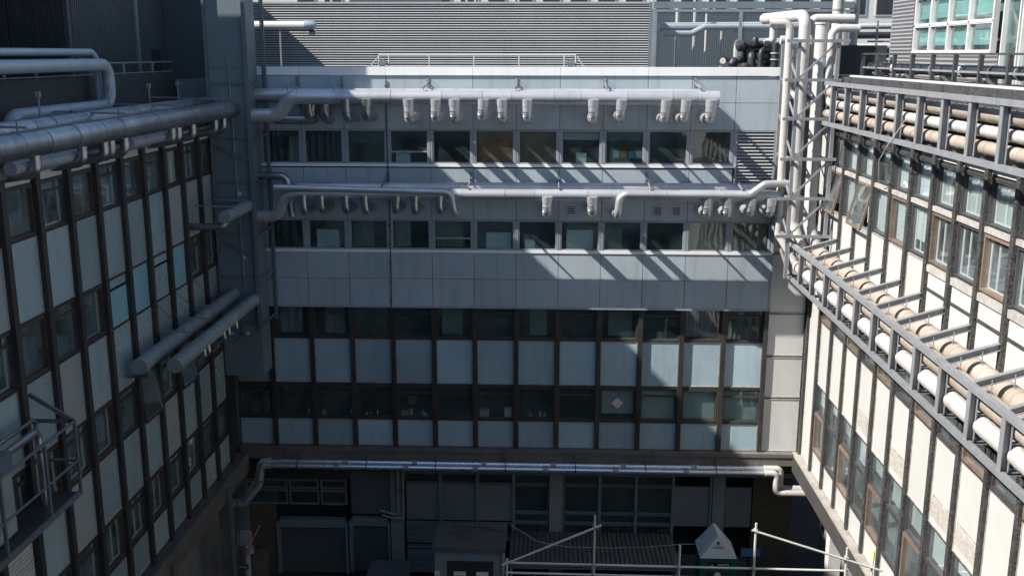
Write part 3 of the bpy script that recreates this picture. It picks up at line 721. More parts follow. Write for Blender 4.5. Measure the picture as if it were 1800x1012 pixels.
mb.build('interior_rooms', 'interior', lb)
mb = MB(); mb.box(-16, -12.4, 8, 37, GZ, -15.1); mb.build('ground_floor_wall', 'concrete_grey', lb)
for y in (28.0, 33.4):
    mb = MB(); mb.box(-11.6, -11.2, y-0.2, y+0.2, GZ, -15.05); mb.build('pillar', 'concrete', lb)
mb = MB(); mb.box(-16.0, XLW-0.02, -4, 8, GZ, -2.4); mb.build('rear_wing', 'spandrel_grey', lb)

# rooftop of the left building
mb = MB(); mb.box(-13.5, -13.2, 10, 36.9, -2.35, -0.66); mb.build('roof_upstand', 'plant_dark', lb)
mb = MB(); mb.box(-30, -13.5, 8, 60, -1.2, -0.9); mb.build('upper_roof_deck', 'roof_dark', lb)
pr = thing('plant_room', 'dark ribbed rooftop plant room with mesh screen at the upper left', 'plant room', (-18, 34, -0.9))
mb = MB(); mb.box(-26, -14.06, 30.4, 33.4, -0.9, 5.75); mb.build('wall_core', 'plant_wall', pr)
mb = MB(); mb.box(-26, -14.06, 33.4, 39.4, -0.9, 3.4); mb.build('wall_core', 'plant_wall', pr)
mb = MB(); mb.box(-20, -12.3, 38.0, 39.2, -0.9, 3.1); mb.build('rear_wing', 'plant_wall', pr)  # block added to cast the diagonal shadow on the louvre screen
for k in range(60):
    y = 30.55 + k*0.13
    mb = MB(); mb.box(-14.06, -14.02, y, y+0.07, -0.7, 5.7 if y < 33.3 else 3.35)
    mb.build('wall_rib', 'plant_wall', pr)
mb = MB(); mb.box(-14.06, -13.98, 35.2, 35.4, -0.9, 3.35); mb.build('wall_post', 'tower_grey', pr)
mb = MB(); mb.box(-14.08, -14.0, 36.5, 37.3, -0.8, 0.1); mb.build('opening', 'black_void', pr)
mb = MB()
for k in range(46):
    x = -14.15 - k*0.085; mb.box(x-0.012, x+0.012, 30.26, 30.30, -0.7, 5.2)
for k in range(30):
    z = -0.6 + k*0.19; mb.box(-18.1, -14.1, 30.29, 30.31, z-0.008, z+0.008)
mb.build('mesh_screen', 'steel_dark', pr, stuff=True)
for x in (-14.1, -15.0, -15.9, -16.8, -17.7):
    mb = MB(); mb.box(x-0.05, x+0.05, 30.31, 30.39, -0.7, 5.2); mb.build('screen_post', 'steel_dark', pr)
mb = MB(); mb.box(-36, -16.3, -4, 30.2, -0.9, 7.75); mb.build('tall_shadow_wing', 'plant_wall', pr)  # out-of-view mass added to cast the shadow edge across the courtyard

def ydoct(name, label, x, z, r, y0, y1, material, step=1.4, group=None):
    t = thing(name, label, 'duct', (x, y1, z-r-0.2), group)
    segments(t, (x, y0, z), (x, y1, z), r, material, step*0.45, step*1.5)
    return t
t = ydoct('exhaust_duct', 'large dull steel duct along the left roof edge running into the grey riser', -10.8, -1.84, 0.27, 11, 35.05, 'duct_dull', 1.0)
for y in (21.5, 23.75, 24.95, 25.35, 26.2, 29.6, 30.1, 31.35, 33.5, 34.4):
    p = fillet([(-10.95, y, -2.0), (-10.95, y, -2.5), (-11.75, y, -2.62)], 0.2)
    o = MB().tube(p, 0.115, 12).build('elbow', 'duct_steel', t, True)
    rg = MB(); band_ring(rg, (-10.95, y, -2.28), (0,0,1), 0.115, 0.04, 0.012, 12); rg.build('flange', 'duct_steel', o, True)
for y in (16.0, 20.6, 25.6, 29.6, 34.0):
    mb = MB(); mb.beam((-13.2, y, -1.42), (-10.6, y, -1.48), 0.05, 0.05); mb.beam((-12.0, y, -2.35), (-12.0, y, -1.4), 0.05, 0.05); mb.beam((-10.8, y, -1.6), (-10.8, y, -1.35), 0.03, 0.03)
    mb.build('bracket', 'rack_steel', t)
ydoct('exhaust_duct', 'second steel duct on the left roof, behind the large one at the edge', -11.62, -1.66, 0.24, 11, 35.0, 'duct_dull', 1.7)
for y0, y1, lab in ((21.0, 24.3, 'nearer short bluish pipe slung under the left roof duct'), (27.2, 30.6, 'farther short bluish pipe slung under the left roof duct')):
    ydoct('branch_duct', lab, -11.25, -2.36, 0.15, y0, y1, 'duct_painted', 1.6, 'short pipes under the roof duct')
t = thing('looped_pipe', 'thick pale blue pipe doubling back in a hairpin on the left roof', 'pipe', (-12.6, 26, -2.35))
MB().tube(fillet([(-12.6, 12, -0.32), (-12.6, 29.4, -0.32), (-12.6, 29.4, -1.45), (-12.6, 23.7, -1.45), (-12.6, 23.7, -2.35)], 0.42, 8), 0.17, 18).build('pipe', 'duct_painted', t, True)
for y in (25.0, 26.6, 28.3):
    mb = MB(); band_ring(mb, (-12.6, y, -1.45), (0,1,0), 0.17, 0.03, 0.01); mb.build('band', 'duct_painted', t, True)
for y in (24.6, 26.4, 28.4):
    mb = MB(); mb.beam((-12.6, y, -2.35), (-12.6, y, -1.62), 0.05, 0.05); mb.build('support', 'rack_steel', t)
t = thing('looped_pipe', 'thinner pipe above the pale blue hairpin pipe on the left roof', 'pipe', (-12.95, 26, -2.35))
MB().tube(fillet([(-12.95, 12, 0.02), (-12.95, 29.5, 0.02), (-12.95, 29.5, -2.2)], 0.42, 8), 0.10, 14).build('pipe', 'duct_painted', t, True)
t = thing('guard_rail', 'thin steel guard rail on the dark upstand of the left roof', 'railing', (-13.3, 28, -0.66))
MB().tube([(-13.3, 12, -0.30), (-13.3, 36.4, -0.30)], 0.025, 8).build('rail', 'rack_steel', t)
MB().tube([(-13.3, 12, -0.62), (-13.3, 36.4, -0.62)], 0.02, 8).build('rail', 'rack_steel', t)
for y in (20.2, 21.8, 23.4, 25.0, 26.6, 29.8, 32.2, 34.6):
    MB().box(-13.33, -13.27, y-0.03, y+0.03, -0.66, -0.28).build('post', 'rack_steel', t)
for k, (y, x) in enumerate(((24.4, -12.2), (28.6, -12.3), (31.3, -12.2), (33.5, -12.1))):
    mb = MB(); mb.tube([(x, y, -2.35), (x, y, -1.0)], 0.022, 8); mb.box(x-0.05, x+0.05, y-0.05, y+0.05, -1.03, -0.9); mb.box(x-0.12, x+0.12, y-0.12, y+0.12, -2.35, -2.31)
    tag(place(mb.build('roof_post', 'rack_steel'), (x, y, -2.35)), 'thin post before the dark upstand of the left roof, ' + ['nearest', 'second nearest', 'third nearest', 'farthest'][k] + ' of four', 'post', 'thin posts on the left roof')

# mid level ducts on the left wall
t = ydoct('exhaust_duct', 'grey capped duct at mid height nearest the left wall', -11.15, -8.35, 0.225, 26.4, 35.03, 'duct_greypaint', 2.4)
mb = MB().tube([(-11.75, 26.75, -8.66), (-11.0, 26.75, -8.62)], 0.13, 14); mb.build('stub', 'duct_dull', t, True)
for y in (28.9, 30.5, 32.1):
    mb = MB(); mb.beam((-11.6, y, -8.0), (-10.6, y, -8.05), 0.04, 0.04); mb.build('support_rod', 'rack_steel', t)
    mb = MB(); mb.beam((-11.6, y+0.1, -7.2), (-10.7, y, -8.03), 0.012, 0.012); mb.build('tie_wire', 'steel_dark', t)
t = ydoct('exhaust_duct', 'grey capped duct at mid height standing off the left wall, with little white elbows', -10.4, -8.5, 0.215, 27.0, 35.03, 'duct_greypaint', 1.9)
for y in (29.0, 29.4, 30.9, 31.4, 32.2):
    p = fillet([(-10.25, y, -8.55), (-10.22, y, -8.85), (-10.6, y+0.1, -8.95)], 0.1)
    MB().tube(p, 0.07, 10).build('elbow', 'duct_steel', t, True)
t = ydoct('exhaust_duct', 'short capped duct high on the left beside the grey riser', -10.45, -5.16, 0.20, 32.3, 35.03, 'duct_greypaint', 1.0)
MB().tube(fillet([(-11.75, 32.5, -5.5), (-10.6, 32.5, -5.5), (-10.45, 32.6, -5.3)], 0.1), 0.12, 12).build('stub', 'duct_dull', t, True)
for y in (32.8, 34.2):
    mb = MB(); mb.beam((-11.6, y, -4.85), (-10.3, y, -4.88), 0.04, 0.04); mb.build('support_rod', 'rack_steel', t)

# balcony platform low on the left
t = thing('service_balcony', 'steel service balcony with handrails hung on the left wall', 'balcony', (-11.1, 20, -9.8))
MB().box(-11.55, -10.66, 13.5, 21.4, -9.80, -9.76).build('deck', 'steel_dark', t)
MB().box(-10.655, -10.61, 13.5, 21.45, -9.84, -9.70).build('edge_beam', 'rack_steel_shaded', t)
MB().tube([(-10.63, 13.5, -8.07), (-10.63, 21.42, -8.07)], 0.038, 10).build('handrail', 'rack_steel_shaded', t, True)
MB().tube([(-10.63, 13.5, -9.0), (-10.63, 21.42, -9.0)], 0.028, 10).build('mid_rail', 'rack_steel_shaded', t, True)
for y in (21.42, 20.0, 18.2, 16.4): MB().box(-10.66, -10.60, y-0.035, y+0.035, -9.8, -8.03).build('post', 'rack_steel_shaded', t)
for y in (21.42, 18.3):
    MB().beam((-11.6, y, -7.45), (-10.66, y, -8.05), 0.06, 0.09).build('brace', 'rack_steel_shaded', t)
    MB().beam((-11.6, y, -8.07), (-10.66, y, -8.07), 0.06, 0.08).build('arm', 'rack_steel_shaded', t)
    MB().beam((-11.6, y, -10.6), (-10.66, y, -9.82), 0.06, 0.08).build('brace', 'rack_steel_shaded', t)
MB().tube(fillet([(-11.5, 21.42, -9.0), (-10.63, 21.42, -9.0)], .1), 0.04, 10).build('end_rail', 'rack_steel_shaded', t, True)
t = thing('air_handler', 'pale boxy air handling unit on the service balcony', 'air unit', (-11.1, 18.5, -9.76))
MB().box(-11.5, -11.0, 15.5, 19.3, -9.7, -8.35).build('casing', 'spandrel_stone', t)
MB().box(-11.52, -10.98, 15.4, 19.35, -8.35, -7.95).build('lid', 'tower_grey', t)
for y in (16.0, 19.0): MB().box(-11.45, -11.0, y-0.1, y+0.1, -9.76, -9.7).build('foot', 'steel_dark', t)
for y in (16.8, 18.2): MB().box(-11.0, -10.98, y-0.5, y+0.5, -9.5, -8.5).build('access_panel', 'spandrel_grey', t)
t = thing('hooked_pipe', 'bent grey pipe rising beside the air handler on the balcony', 'pipe', (-11.0, 20.6, -9.76))
MB().tube(fillet([(-11.15, 16, -8.05), (-11.15, 20.75, -8.05), (-11.1, 20.75, -9.0), (-11.1, 20.7, -9.76)], 0.18), 0.09, 12).build('pipe', 'duct_dull', t, True)
MB().tube(fillet([(-11.35, 16, -7.9), (-11.35, 21.1, -7.9), (-11.35, 21.1, -8.6)], 0.18), 0.05, 10).build('side_pipe', 'duct_dull', t, True)
m_ = MB(); band_ring(m_, (-11.13, 20.75, -8.5), (0,0,1), 0.09, 0.06, 0.02); m_.build('collar', 'steel_dark', t, True)

# ================================================================== RIGHT BUILDING
XR = 9.45
rb = thing('sunlit_block', 'sunlit office block on the right with speckled dark mullions and white panels', 'building', (XR+2, 26, GZ))
WR = Wall('y', XR, -1)
YR = [34.6 - 1.54*k for k in range(0, 17)]
rx = random.Random(9)
for k in range(16):
    b_, a_ = YR[k]-0.085, YR[k+1]+0.085           # a_ < b_
    even = (k % 2 == 0)
    # upper light
    if k >= 6: panel(WR, rb, a_, b_, -2.50, -2.12, 'spandrel_white', None)
    else: window(WR, rb, a_, b_, -2.54, -2.10, 'steel_dark', 'pane_right', 0.03, -0.08, 0.0, blind=True, bmat='blind_pale')  # pale blinds added to lighten this row under the upper rack
    window(WR, rb, a_, b_, -3.58, -2.60, 'steel_dark', 'pane_right', 0.04, -0.10, 0.0, blind=True, bmat='blind_pale' if k < 6 else 'blind_green', bdrop=1.0 if k != 3 else 0.5, inner=(0.55 if k >= 6 else False))
    mb = MB(); WR.box(mb, a_, b_, -0.1, 0.05, -3.74, -3.62); mb.build('sill', 'sill_white', rb)
    zb, zt = -5.02, -3.78
    if k in (0, 2):
        off = 0.30; mb = MB()
        def q(u, z):
            f = (zt-z)/(zt-zb); return (XR - 0.02 - off*f, u, z)
        for (u0, z0, u1, z1) in ((a_, zb, b_, zb), (a_, zt, b_, zt), (a_, zb, a_, zt), (b_, zb, b_, zt)): mb.beam(q(u0, z0), q(u1, z1), 0.06, 0.07)
        w = mb.build('window', 'timber', rb)
        gq = MB(); gq.prism([q(a_, zb), q(b_, zb), q(b_, zt), q(a_, zt)], (0.008, 0, 0)); gq.build('pane', 'pane_right', w)
        fr = MB(); WR.box(fr, a_, a_+0.05, -0.12, 0.0, zb, zt); WR.box(fr, b_-0.05, b_, -0.12, 0.0, zb, zt); WR.box(fr, a_+0.05, b_-0.05, -0.12, 0, zt-0.05, zt); fr.build('jamb', 'timber', w)
        bl = MB(); WR.box(bl, a_+0.05, b_-0.05, -0.3, -0.29, zb, zt); bl.build('blind', 'blind_pale', w)
    else:
        window(WR, rb, a_, b_, zb, zt, 'timber' if even else 'steel_dark', 'pane_right', 0.06 if even else 0.04, -0.10, 0.03 if even else 0.0,
               blind=(k < 6), bmat='blind_pale', bdrop=1.0 if k != 5 else 0.75, inner=(0.62 if k >= 5 else False))
    if k >= 6:
        mb = MB(); WR.box(mb, a_, b_, -0.1, 0.06, -5.25, -5.08); mb.build('sill', 'sill_white', rb)
        panel(WR, rb, a_, b_, -5.66, -5.27, 'spandrel_white', None); panel(WR, rb, a_, b_, -7.6, -5.74, 'spandrel_white', None)
        mb = MB(); WR.box(mb, a_, b_, -0.1, 0.02, -5.74, -5.66); mb.build('transom_rail', 'steel_dark', rb)
    else:
        panel(WR, rb, a_, b_, -7.6, -5.07, 'spandrel_white', 'trim_worn', tw=0.02)
    window(WR, rb, a_, b_, -8.95, -7.68, 'timber' if even else 'steel_dark', 'pane_right', 0.07 if even else 0.04, -0.1, 0.03 if even else 0.0)
    p = panel(WR, rb, a_, b_, -11.22, -9.02, 'spandrel_white', 'trim_worn', tw=0.02)
    if k in (3, 5, 7, 8):
        mb = MB(); WR.box(mb, a_+0.05, b_-0.09, 0.0, 0.006, -11.02, -10.46); mb.build('vent_recess', 'trim_worn', p)
        for j in range(7):
            mb = MB(); z = -11.0 + j*0.075; WR.box(mb, a_+0.06, b_-0.10, 0.006, 0.035, z, z+0.03); mb.build('louvre_slat', 'sill_white', p)
    window(WR, rb, a_, b_, -12.22, -11.26, 'steel_dark', 'pane_right', 0.035, -0.1, 0.0, blind=True, bmat=rx.choice(['blind_green', 'blind_pale']), bdrop=rx.uniform(0.4, 1.0))  # blinds stand for the grey reflections in these upper panes
    window(WR, rb, a_, b_, -13.64, -12.26, 'timber' if even else 'steel_dark', 'pane_right', 0.085 if even else 0.04, -0.1, 0.035 if even else 0.0, inner=False)
    panel(WR, rb, a_, b_, -14.50, -13.70, 'spandrel_white', 'trim_worn', tw=0.02)
panel(WR, rb, 34.7, 36.1, -14.5, -2.1, 'spandrel_white', None)
for y in YR + [36.18]:
    mb = MB(); WR.box(mb, y-0.085, y+0.085, -0.13, 0.10, -14.5, -2.05); mb.build('mullion', 'mullion_mosaic', rb)
mb = MB(); WR.box(mb, 36.3, 36.5, -0.2, 0.05, -14.5, -2.0); mb.build('end_wall', 'mullion_mosaic', rb)
mb = MB()
for z0, z1 in ((-2.598, -2.542), (-7.68, -7.602), (-9.02, -8.952), (-11.258, -11.222), (-13.698, -13.642)):
    WR.box(mb, YR[-1], 34.6, -0.12, 0.02, z0, z1)
mb.build('transom_rail', 'steel_dark', rb)
mb = MB(); WR.box(mb, 9, 36.5, -0.3, 0.26, -14.62, -14.51); mb.build('ledge', 'concrete_pale', rb)
mb = MB(); WR.box(mb, 9, 36.2, 0.20, 0.28, -15.2, -14.60); mb.build('ledge_beam', 'ledge_dark', rb)
mb = MB(); WR.box(mb, 9, 36.4, -0.4, 0.02, -2.05, -0.72); mb.build('eaves_wall', 'parapet_tile', rb)
mb = MB(); WR.box(mb, 9, 35.4, -0.40, -0.2, -0.72, -0.67); mb.build('parapet_cap', 'white_paint', rb)
for k in range(17):
    y = 34.6-1.54*k
    mb = MB(); WR.box(mb, y-1.5, y, -0.2, 0.035, -1.25, -0.73); mb.build('parapet_tile', 'parapet_tile', rb)
mb = MB(); mb.box(XR+0.2, 30, 9, 36.3, -1.3, -1.1); mb.build('roof_deck', 'roof_dark', rb)
mb = MB()
for z in (-2.05, -5.15, -7.65, -11.24, -14.6): mb.box(XR+0.3, 14, 9, 36.4, z-0.14, z)
mb.box(14, 14.2, 9, 37, GZ, -1.3)
for y in (14.58, 20.74, 26.9, 33.06): mb.box(XR+0.4, 14, y-0.06, y+0.06, -14.6, -1.3)
mb.build('interior_rooms', 'interior', rb)
mb = MB(); mb.box(10.6, 14, 9, 37, GZ, -14.75); mb.build('ground_floor_wall', 'concrete_grey', rb)
for y in (31.6, 25.4):
    mb = MB(); mb.box(9.35, 9.75, y-0.2, y+0.2, GZ, -14.75); mb.build('pillar', 'spandrel_cream', rb)
mb = MB(); mb.box(XR+0.02, 14, -4, 9, GZ, -1.3); mb.build('rear_wing', 'spandrel_white', rb)

# penthouse on the right roof: wall faces the courtyard
XP = 11.5
ph = thing('penthouse', 'grey ribbed rooftop penthouse with teal tinted windows at the upper right', 'penthouse', (XP+2, 30, -1.1))
WP = Wall('y', XP, -1)
yw = [33.8, 32.45, 31.0, 29.5, 27.9]
mb = MB(); WP.box(mb, 18, 36.0, -4, -0.75, -1.1, 3.6); mb.build('core', 'interior', ph)
def siding(y0, y1, z0, z1):
    n = int((z1-z0)/0.115)
    for j in range(n):
        z = z0 + (z1-z0)*j/n; h = (z1-z0)/n; mb = MB()
        mb.prism([(XP, y0, z), (XP-0.035, y0, z+h*0.5), (XP, y0, z+h-0.008), (XP+0.06, y0, z+h-0.008), (XP+0.06, y0, z)], (0, y1-y0, 0)); mb.build('siding_strip', 'siding', ph)
siding(33.95, 36.0, -1.1, 3.5); siding(27.4, 33.95, -1.1, 0.02); siding(18, 24.6, -1.1, 0.02)
mb = MB(); mb.box(XP-0.02, XP+4, 35.98, 36.06, -1.1, 3.6); mb.build('end_wall', 'siding', ph)
mb = MB(); mb.box(XP-0.15, XP+4, 18, 36.2, 3.5, 3.7); mb.build('roof', 'siding', ph)
def phwin(a, b, z0, z1):
    w = window(WP, ph, a, b, z0, z1, 'white_paint', 'pane_teal', 0.03, -0.10, 0.02, blind=True, bmat='teal_backing', bdrop=0.8)  # the sheet behind each pane only gives the glass its teal tone
for i in range(4):
    a, b = yw[i+1]+0.04, yw[i]-0.04
    phwin(a, b, 0.08, 0.82); phwin(a, b, 0.88, 1.66); phwin(a, b, 1.72, 2.6)
for y in yw:
    mb = MB(); WP.box(mb, y-0.035, y+0.035, -0.12, 0.03, 0.02, 2.66); mb.build('mullion', 'white_paint', ph)
mb = MB(); WP.box(mb, 27.9, 33.84, -0.1, 0.05, 0.02, 0.08); WP.box(mb, 27.9, 33.84, -0.1, 0.03, 0.82, 0.88); WP.box(mb, 27.9, 33.84, -0.1, 0.03, 1.66, 1.72); mb.build('transom_rail', 'white_paint', ph)
for a, b in ((26.3, 27.3), (25.0, 26.2)):
    window(WP, ph, a, b, -1.0, 2.6, 'white_paint', 'pane_teal', 0.07, -0.1, 0.03)
for a, b in ((23.2, 24.6), (21.7, 23.1), (20.2, 21.6)):
    phwin(a, b, 0.08, 0.95); phwin(a, b, 1.0, 2.4)
mb = MB()
for k in range(9): mb.tube([(XP-0.06, 28.35+0.1*math.cos(k*0.7), 0.3+0.04*k), (XP-0.09, 28.35+0.12*math.cos(k*0.7+.4), 0.33+0.04*k)], 0.06, 8)
mb = MB(); mb.tube([(XP+0.35, 28.3, 0.10), (XP+0.35, 28.3, 0.26)], [0.09, 0.11], 10)
pot = place(mb.build('potted_plant', 'rust_orange', None, True), (XP+0.35, 28.3, 0.10)); 
tag(pot, 'small dark potted plant behind the penthouse window', 'plant')
mb = MB(); rp = random.Random(2)
for k in range(60):
    a = rp.uniform(0, 6.28); r = rp.uniform(0.02, 0.16); z = rp.uniform(0.28, 0.62); c = Vector((XP+0.35+r*math.cos(a), 28.3+r*math.sin(a), z))
    d = Vector((rp.uniform(-1,1), rp.uniform(-1,1), rp.uniform(-.3,1))).normalized()*0.07; e = d.cross(Vector((0.3,0.5,0.8))).normalized()*0.025
    n = len(mb.v); mb.v += [tuple(c-d), tuple(c+e), tuple(c+d), tuple(c-e)]; mb.f.append((n,n+1,n+2,n+3))
mat('leaf_dark', (0.03, 0.05, 0.03), 0.6)
LOC[pot.name] = Vector((XP+0.35, 28.3, 0.10)); mb.build('leaves', 'leaf_dark', pot)

# roof railing and black pipe on the right
t = thing('guard_rail', 'dark rusty guard rail along the right roof parapet', 'railing', (9.9, 28, -0.62))
MB().beam((10.05, 12, 0.0), (10.05, 34.2, 0.0), 0.05, 0.05).build('rail', 'steel_dark', t)
MB().beam((10.05, 12, -0.42), (10.05, 34.2, -0.42), 0.05, 0.05).build('rail', 'rack_steel', t)
for k in range(12):
    y = 34.1 - 1.54*k; MB().box(10.0, 10.1, y-0.05, y+0.05, -0.75, 0.02).build('post', 'steel_dark', t)
t = thing('black_pipe', 'thick black lagged pipe with white collars behind the right roof railing', 'pipe', (10.5, 28, -1.1))
MB().tube([(10.45, 12, -0.42), (10.45, 34.5, -0.42)], 0.15, 16).build('pipe', 'lag_black', t, True)
for k, y in enumerate((33.2, 32.0, 30.3, 28.9, 26.9, 25.0, 23.6, 22.0)):
    mb = MB(); band_ring(mb, (10.45, y, -0.42), (0,1,0), 0.15, 0.28 if k in (1, 4) else 0.06, 0.02); mb.build('collar', 'lagging' if k in (1, 4) else 'rack_steel', t, True)
for y in (33.8, 30.9, 28.0, 25.2, 22.6):
    MB().box(10.3, 10.6, y-0.06, y+0.06, -1.1, -0.56).build('support', 'rack_steel', t)
for k, (y0, y1, x) in enumerate(((31.5, 33.0, 10.9), (28.6, 30.2, 10.9), (26.0, 27.4, 10.9), (23.5, 25.0, 10.9))):
    mb = MB(); mb.box(x-0.25, x+0.25, y0, y1, -0.78, -0.7); mb.box(x-0.2, x-0.1, y0+0.1, y0+0.2, -1.1, -0.78); mb.box(x-0.2, x-0.1, y1-0.2, y1-0.1, -1.1, -0.78); mb.box(x+0.1, x+0.2, y0+0.1, y0+0.2, -1.1, -0.78)
    tag(place(mb.build('roof_step', 'siding'), (x, y0, -1.1)), 'low grey metal step behind the black roof pipe, ' + ['farthest', 'second farthest', 'third farthest', 'nearest'][k] + ' of four', 'step', 'low steps behind the black pipe')

# ================================================================== PIPE RACKS ON THE RIGHT WALL
def rack_member(mb, name, m, t): return mb.build(name, m, t)
ru = thing('pipe_rack', 'upper steel pipe rack along the top of the right wall', 'pipe rack', (8.7, 26, -2.15))
MB().box(8.66, 8.78, 10, 33.3, -0.96, -0.84).build('top_rail', 'rack_steel', ru)
MB().box(8.66, 8.78, 10, 33.3, -2.20, -2.08).build('bottom_rail', 'rack_steel', ru)
yr2 = [32.55 - 1.53*k for k in range(14)]
for y in yr2:
    MB().ibeam((8.77, y, -2.08), (8.77, y, -0.96), 0.14, 0.16, (1, 0, 0)).build('post', 'rack_steel', ru)
    MB().box(8.78, 9.42, y-0.02, y+0.10, -0.93, -0.89).build('top_plate', 'steel_dark', ru)
    MB().box(8.78, 9.42, y-0.02, y+0.08, -2.18, -2.10).build('bottom_arm', 'rack_steel', ru)
rl_ = thing('pipe_rack', 'lower steel pipe rack with sloping arms bracketed off the middle of the right wall', 'pipe rack', (8.2, 26, -7.4))
MB().box(8.14, 8.28, 8, 34.8, -6.32, -6.20).build('top_rail', 'rack_steel', rl_)
MB().box(8.14, 8.26, 8, 34.8, -7.45, -7.34).build('bottom_rail', 'rack_steel', rl_)
for k in range(16):
    y = YR[k]
    MB().ibeam((8.25, y, -7.34), (8.25, y, -6.32), 0.16, 0.16, (1, 0, 0)).build('post', 'rack_steel', rl_)
    MB().ibeam((8.28, y, -6.22), (9.36, y, -5.89), 0.12, 0.15).build('arm', 'rack_steel', rl_)
    MB().ibeam((8.335, y, -6.86), (8.78, y, -6.86), 0.10, 0.11).build('shelf_arm', 'rack_steel', rl_)
    MB().ibeam((8.262, y, -7.395), (9.36, y, -7.395), 0.12, 0.075).build('bottom_arm', 'rack_steel', rl_)
    MB().beam((8.82, y, -6.80), (8.82, y, -7.355), 0.07, 0.07).build('inner_post', 'rack_steel', rl_)
    for x in (8.98, 8.55):
        MB().tube([(x, y-0.09, -6.32 if x > 8.7 else -6.42), (x, y-0.09, -5.98 if x > 8.7 else -6.1)], 0.012, 6).build('hanger_rod', 'rack_steel', rl_)

# pipes: each one comes down the corner tower and runs along its rack
def rack_pipe(label, path, r, mtop, mrun, band_ys, rad, grp, zrun, xrun, rrun=None):
    t = thing('lagged_pipe', label, 'pipe', (xrun, 30, zrun-r), grp)
    p = fillet(path, rad, 7)
    ks = [i for i, q in enumerate(p) if abs(q.z-zrun) < 0.02 and abs(q.x-xrun) < 0.02]
    cut = ks[0]
    MB().tube(p[:cut+1], r, 18).build('riser', mtop, t, True)
    rrun = rrun or r; MB().tube(p[cut:], rrun, 20).build('run', mrun, t, True)
    for i, y in enumerate(band_ys):
        mb = MB(); band_ring(mb, (xrun, y, zrun), (0,1,0), rrun, 0.03, 0.008, 20); mb.build('clamp_band', mrun, t, True)
    return t
yb = []
for k in range(15): yb += [YR[k]-0.30]
G1 = 'pipes of the right wall racks'
pA = rack_pipe('slim white pipe left in the corner tower, lowest pipe in the lower rack',
  [(7.2, 35.0, 0.98), (7.84, 34.9, 0.98), (7.84, 34.9, -6.0), (8.47, 34.5, -7.05), (8.47, 33.9, -7.05), (8.47, 8, -7.05)], 0.13, 'lagging', 'lagging', yb, 0.22, G1, -7.05, 8.47, 0.185)
pB = rack_pipe('thick white pipe hooked at the tower top, outer dusty pipe in the lower rack',
  [(7.7, 38.4, 1.22), (8.27, 34.7, 1.22), (8.27, 34.7, -5.6), (8.57, 34.2, -6.60), (8.57, 33.6, -6.60), (8.57, 8, -6.60)], 0.19, 'lagging', 'lagging_dirt', yb, 0.36, G1, -6.60, 8.57, 0.205)
pD = rack_pipe('thick flat-topped tower pipe becoming the dusty lower rack pipe nearest the wall',
  [(8.78, 34.5, 0.96), (8.78, 34.5, -5.6), (9.05, 34.2, -6.5), (9.05, 33.8, -6.5), (9.05, 8, -6.5)], 0.21, 'lagging', 'lagging_dirt', yb, 0.4, G1, -6.5, 9.05, 0.24)
yb2 = []
for k in range(14): yb2 += [yr2[k]-0.34]
pC = rack_pipe('beige pipe bending right at the tower top, top pipe in the upper rack',
  [(10.0, 35.3, 1.13), (8.62, 35.3, 1.13), (8.62, 35.3, -1.0), (9.05, 34.4, -1.22), (9.05, 33.4, -1.22), (9.05, 8, -1.22)], 0.15, 'lagging', 'lagging_dirt', yb2, 0.2, G1, -1.22, 9.05)
pE = rack_pipe('white pipe with a low swan neck, middle pipe in the upper rack',
  [(9.9, 34.25, 0.80), (9.04, 34.25, 0.80), (9.04, 34.25, -0.9), (9.05, 34.0, -1.56), (9.05, 33.3, -1.56), (9.05, 8, -1.56)], 0.125, 'lagging', 'lagging', yb2, 0.25, G1, -1.56, 9.05)
pF = rack_pipe('white pipe half hidden in the tower, bottom pipe in the upper rack',
  [(7.7, 35.6, 0.45), (8.1, 35.6, 0.45), (8.1, 35.6, -1.3), (9.05, 34.8, -1.90), (9.05, 33.8, -1.90), (9.05, 8, -1.90)], 0.14, 'lagging', 'lagging_dirt', yb2, 0.25, G1, -1.90, 9.05)
mb = MB(); band_ring(mb, (8.78, 34.5, 0.96), (0,0,1), 0.21, 0.06, 0.03, 18); mb.build('top_flange', 'lagging', pD, True)
# thin white wire dangling from the upper rack
mb = MB().tube([(8.68, 25.6, -1.55), (8.66, 26.1, -1.9), (8.6, 26.6, -2.3), (8.75, 27.6, -2.75), (9.2, 28.9, -3.5)], 0.014, 6)
tag(place(mb.build('loose_wire', 'white_paint'), (8.7, 26.5, -2.5)), 'loose white wire dangling from the upper pipe rack over the windows', 'wire')

# corner lattice tower
pt = thing('lattice_tower', 'pale steel lattice tower holding the white pipes in the right corner', 'lattice tower', (8.5, 35, -7.4))
posts = {'M': (7.97, 34.0), 'R': (9.2, 34.0), 'L': (7.9, 36.0)}
for kx, (x, y) in posts.items():
    z0 = -7.35 if kx == 'M' else (-6.2 if kx == 'L' else -5.95)
    MB().box(x-0.055, x+0.055, y-0.055, y+0.055, z0, 0.45).build('post', 'rack_steel', pt)
lev = [0.40, -0.82, -2.06, -3.36, -4.66, -5.92]
for z in lev:
    MB().box(7.55, 9.55 if z > 0 else 9.36, 33.88, 33.943, z-0.05, z+0.05).build('crossbar', 'rack_steel', pt)
    MB().beam((7.97, 34.06, z-0.02), (7.9, 35.94, z-0.02), 0.07, 0.09).build('crossbar', 'rack_steel', pt)
for i in range(len(lev)-1):
    a, b = lev[i], lev[i+1]
    MB().beam((9.2, 33.97, a), (7.97, 33.97, b), 0.05, 0.06).build('brace', 'rack_steel', pt)
    MB().beam((7.9, 36.0, a), (7.97, 34.0, b), 0.05, 0.06).build('brace', 'rack_steel', pt)
MB().beam((7.9, 36.0, -5.9), (8.15, 34.3, -7.3), 0.06, 0.08).build('brace', 'rack_steel', pt)

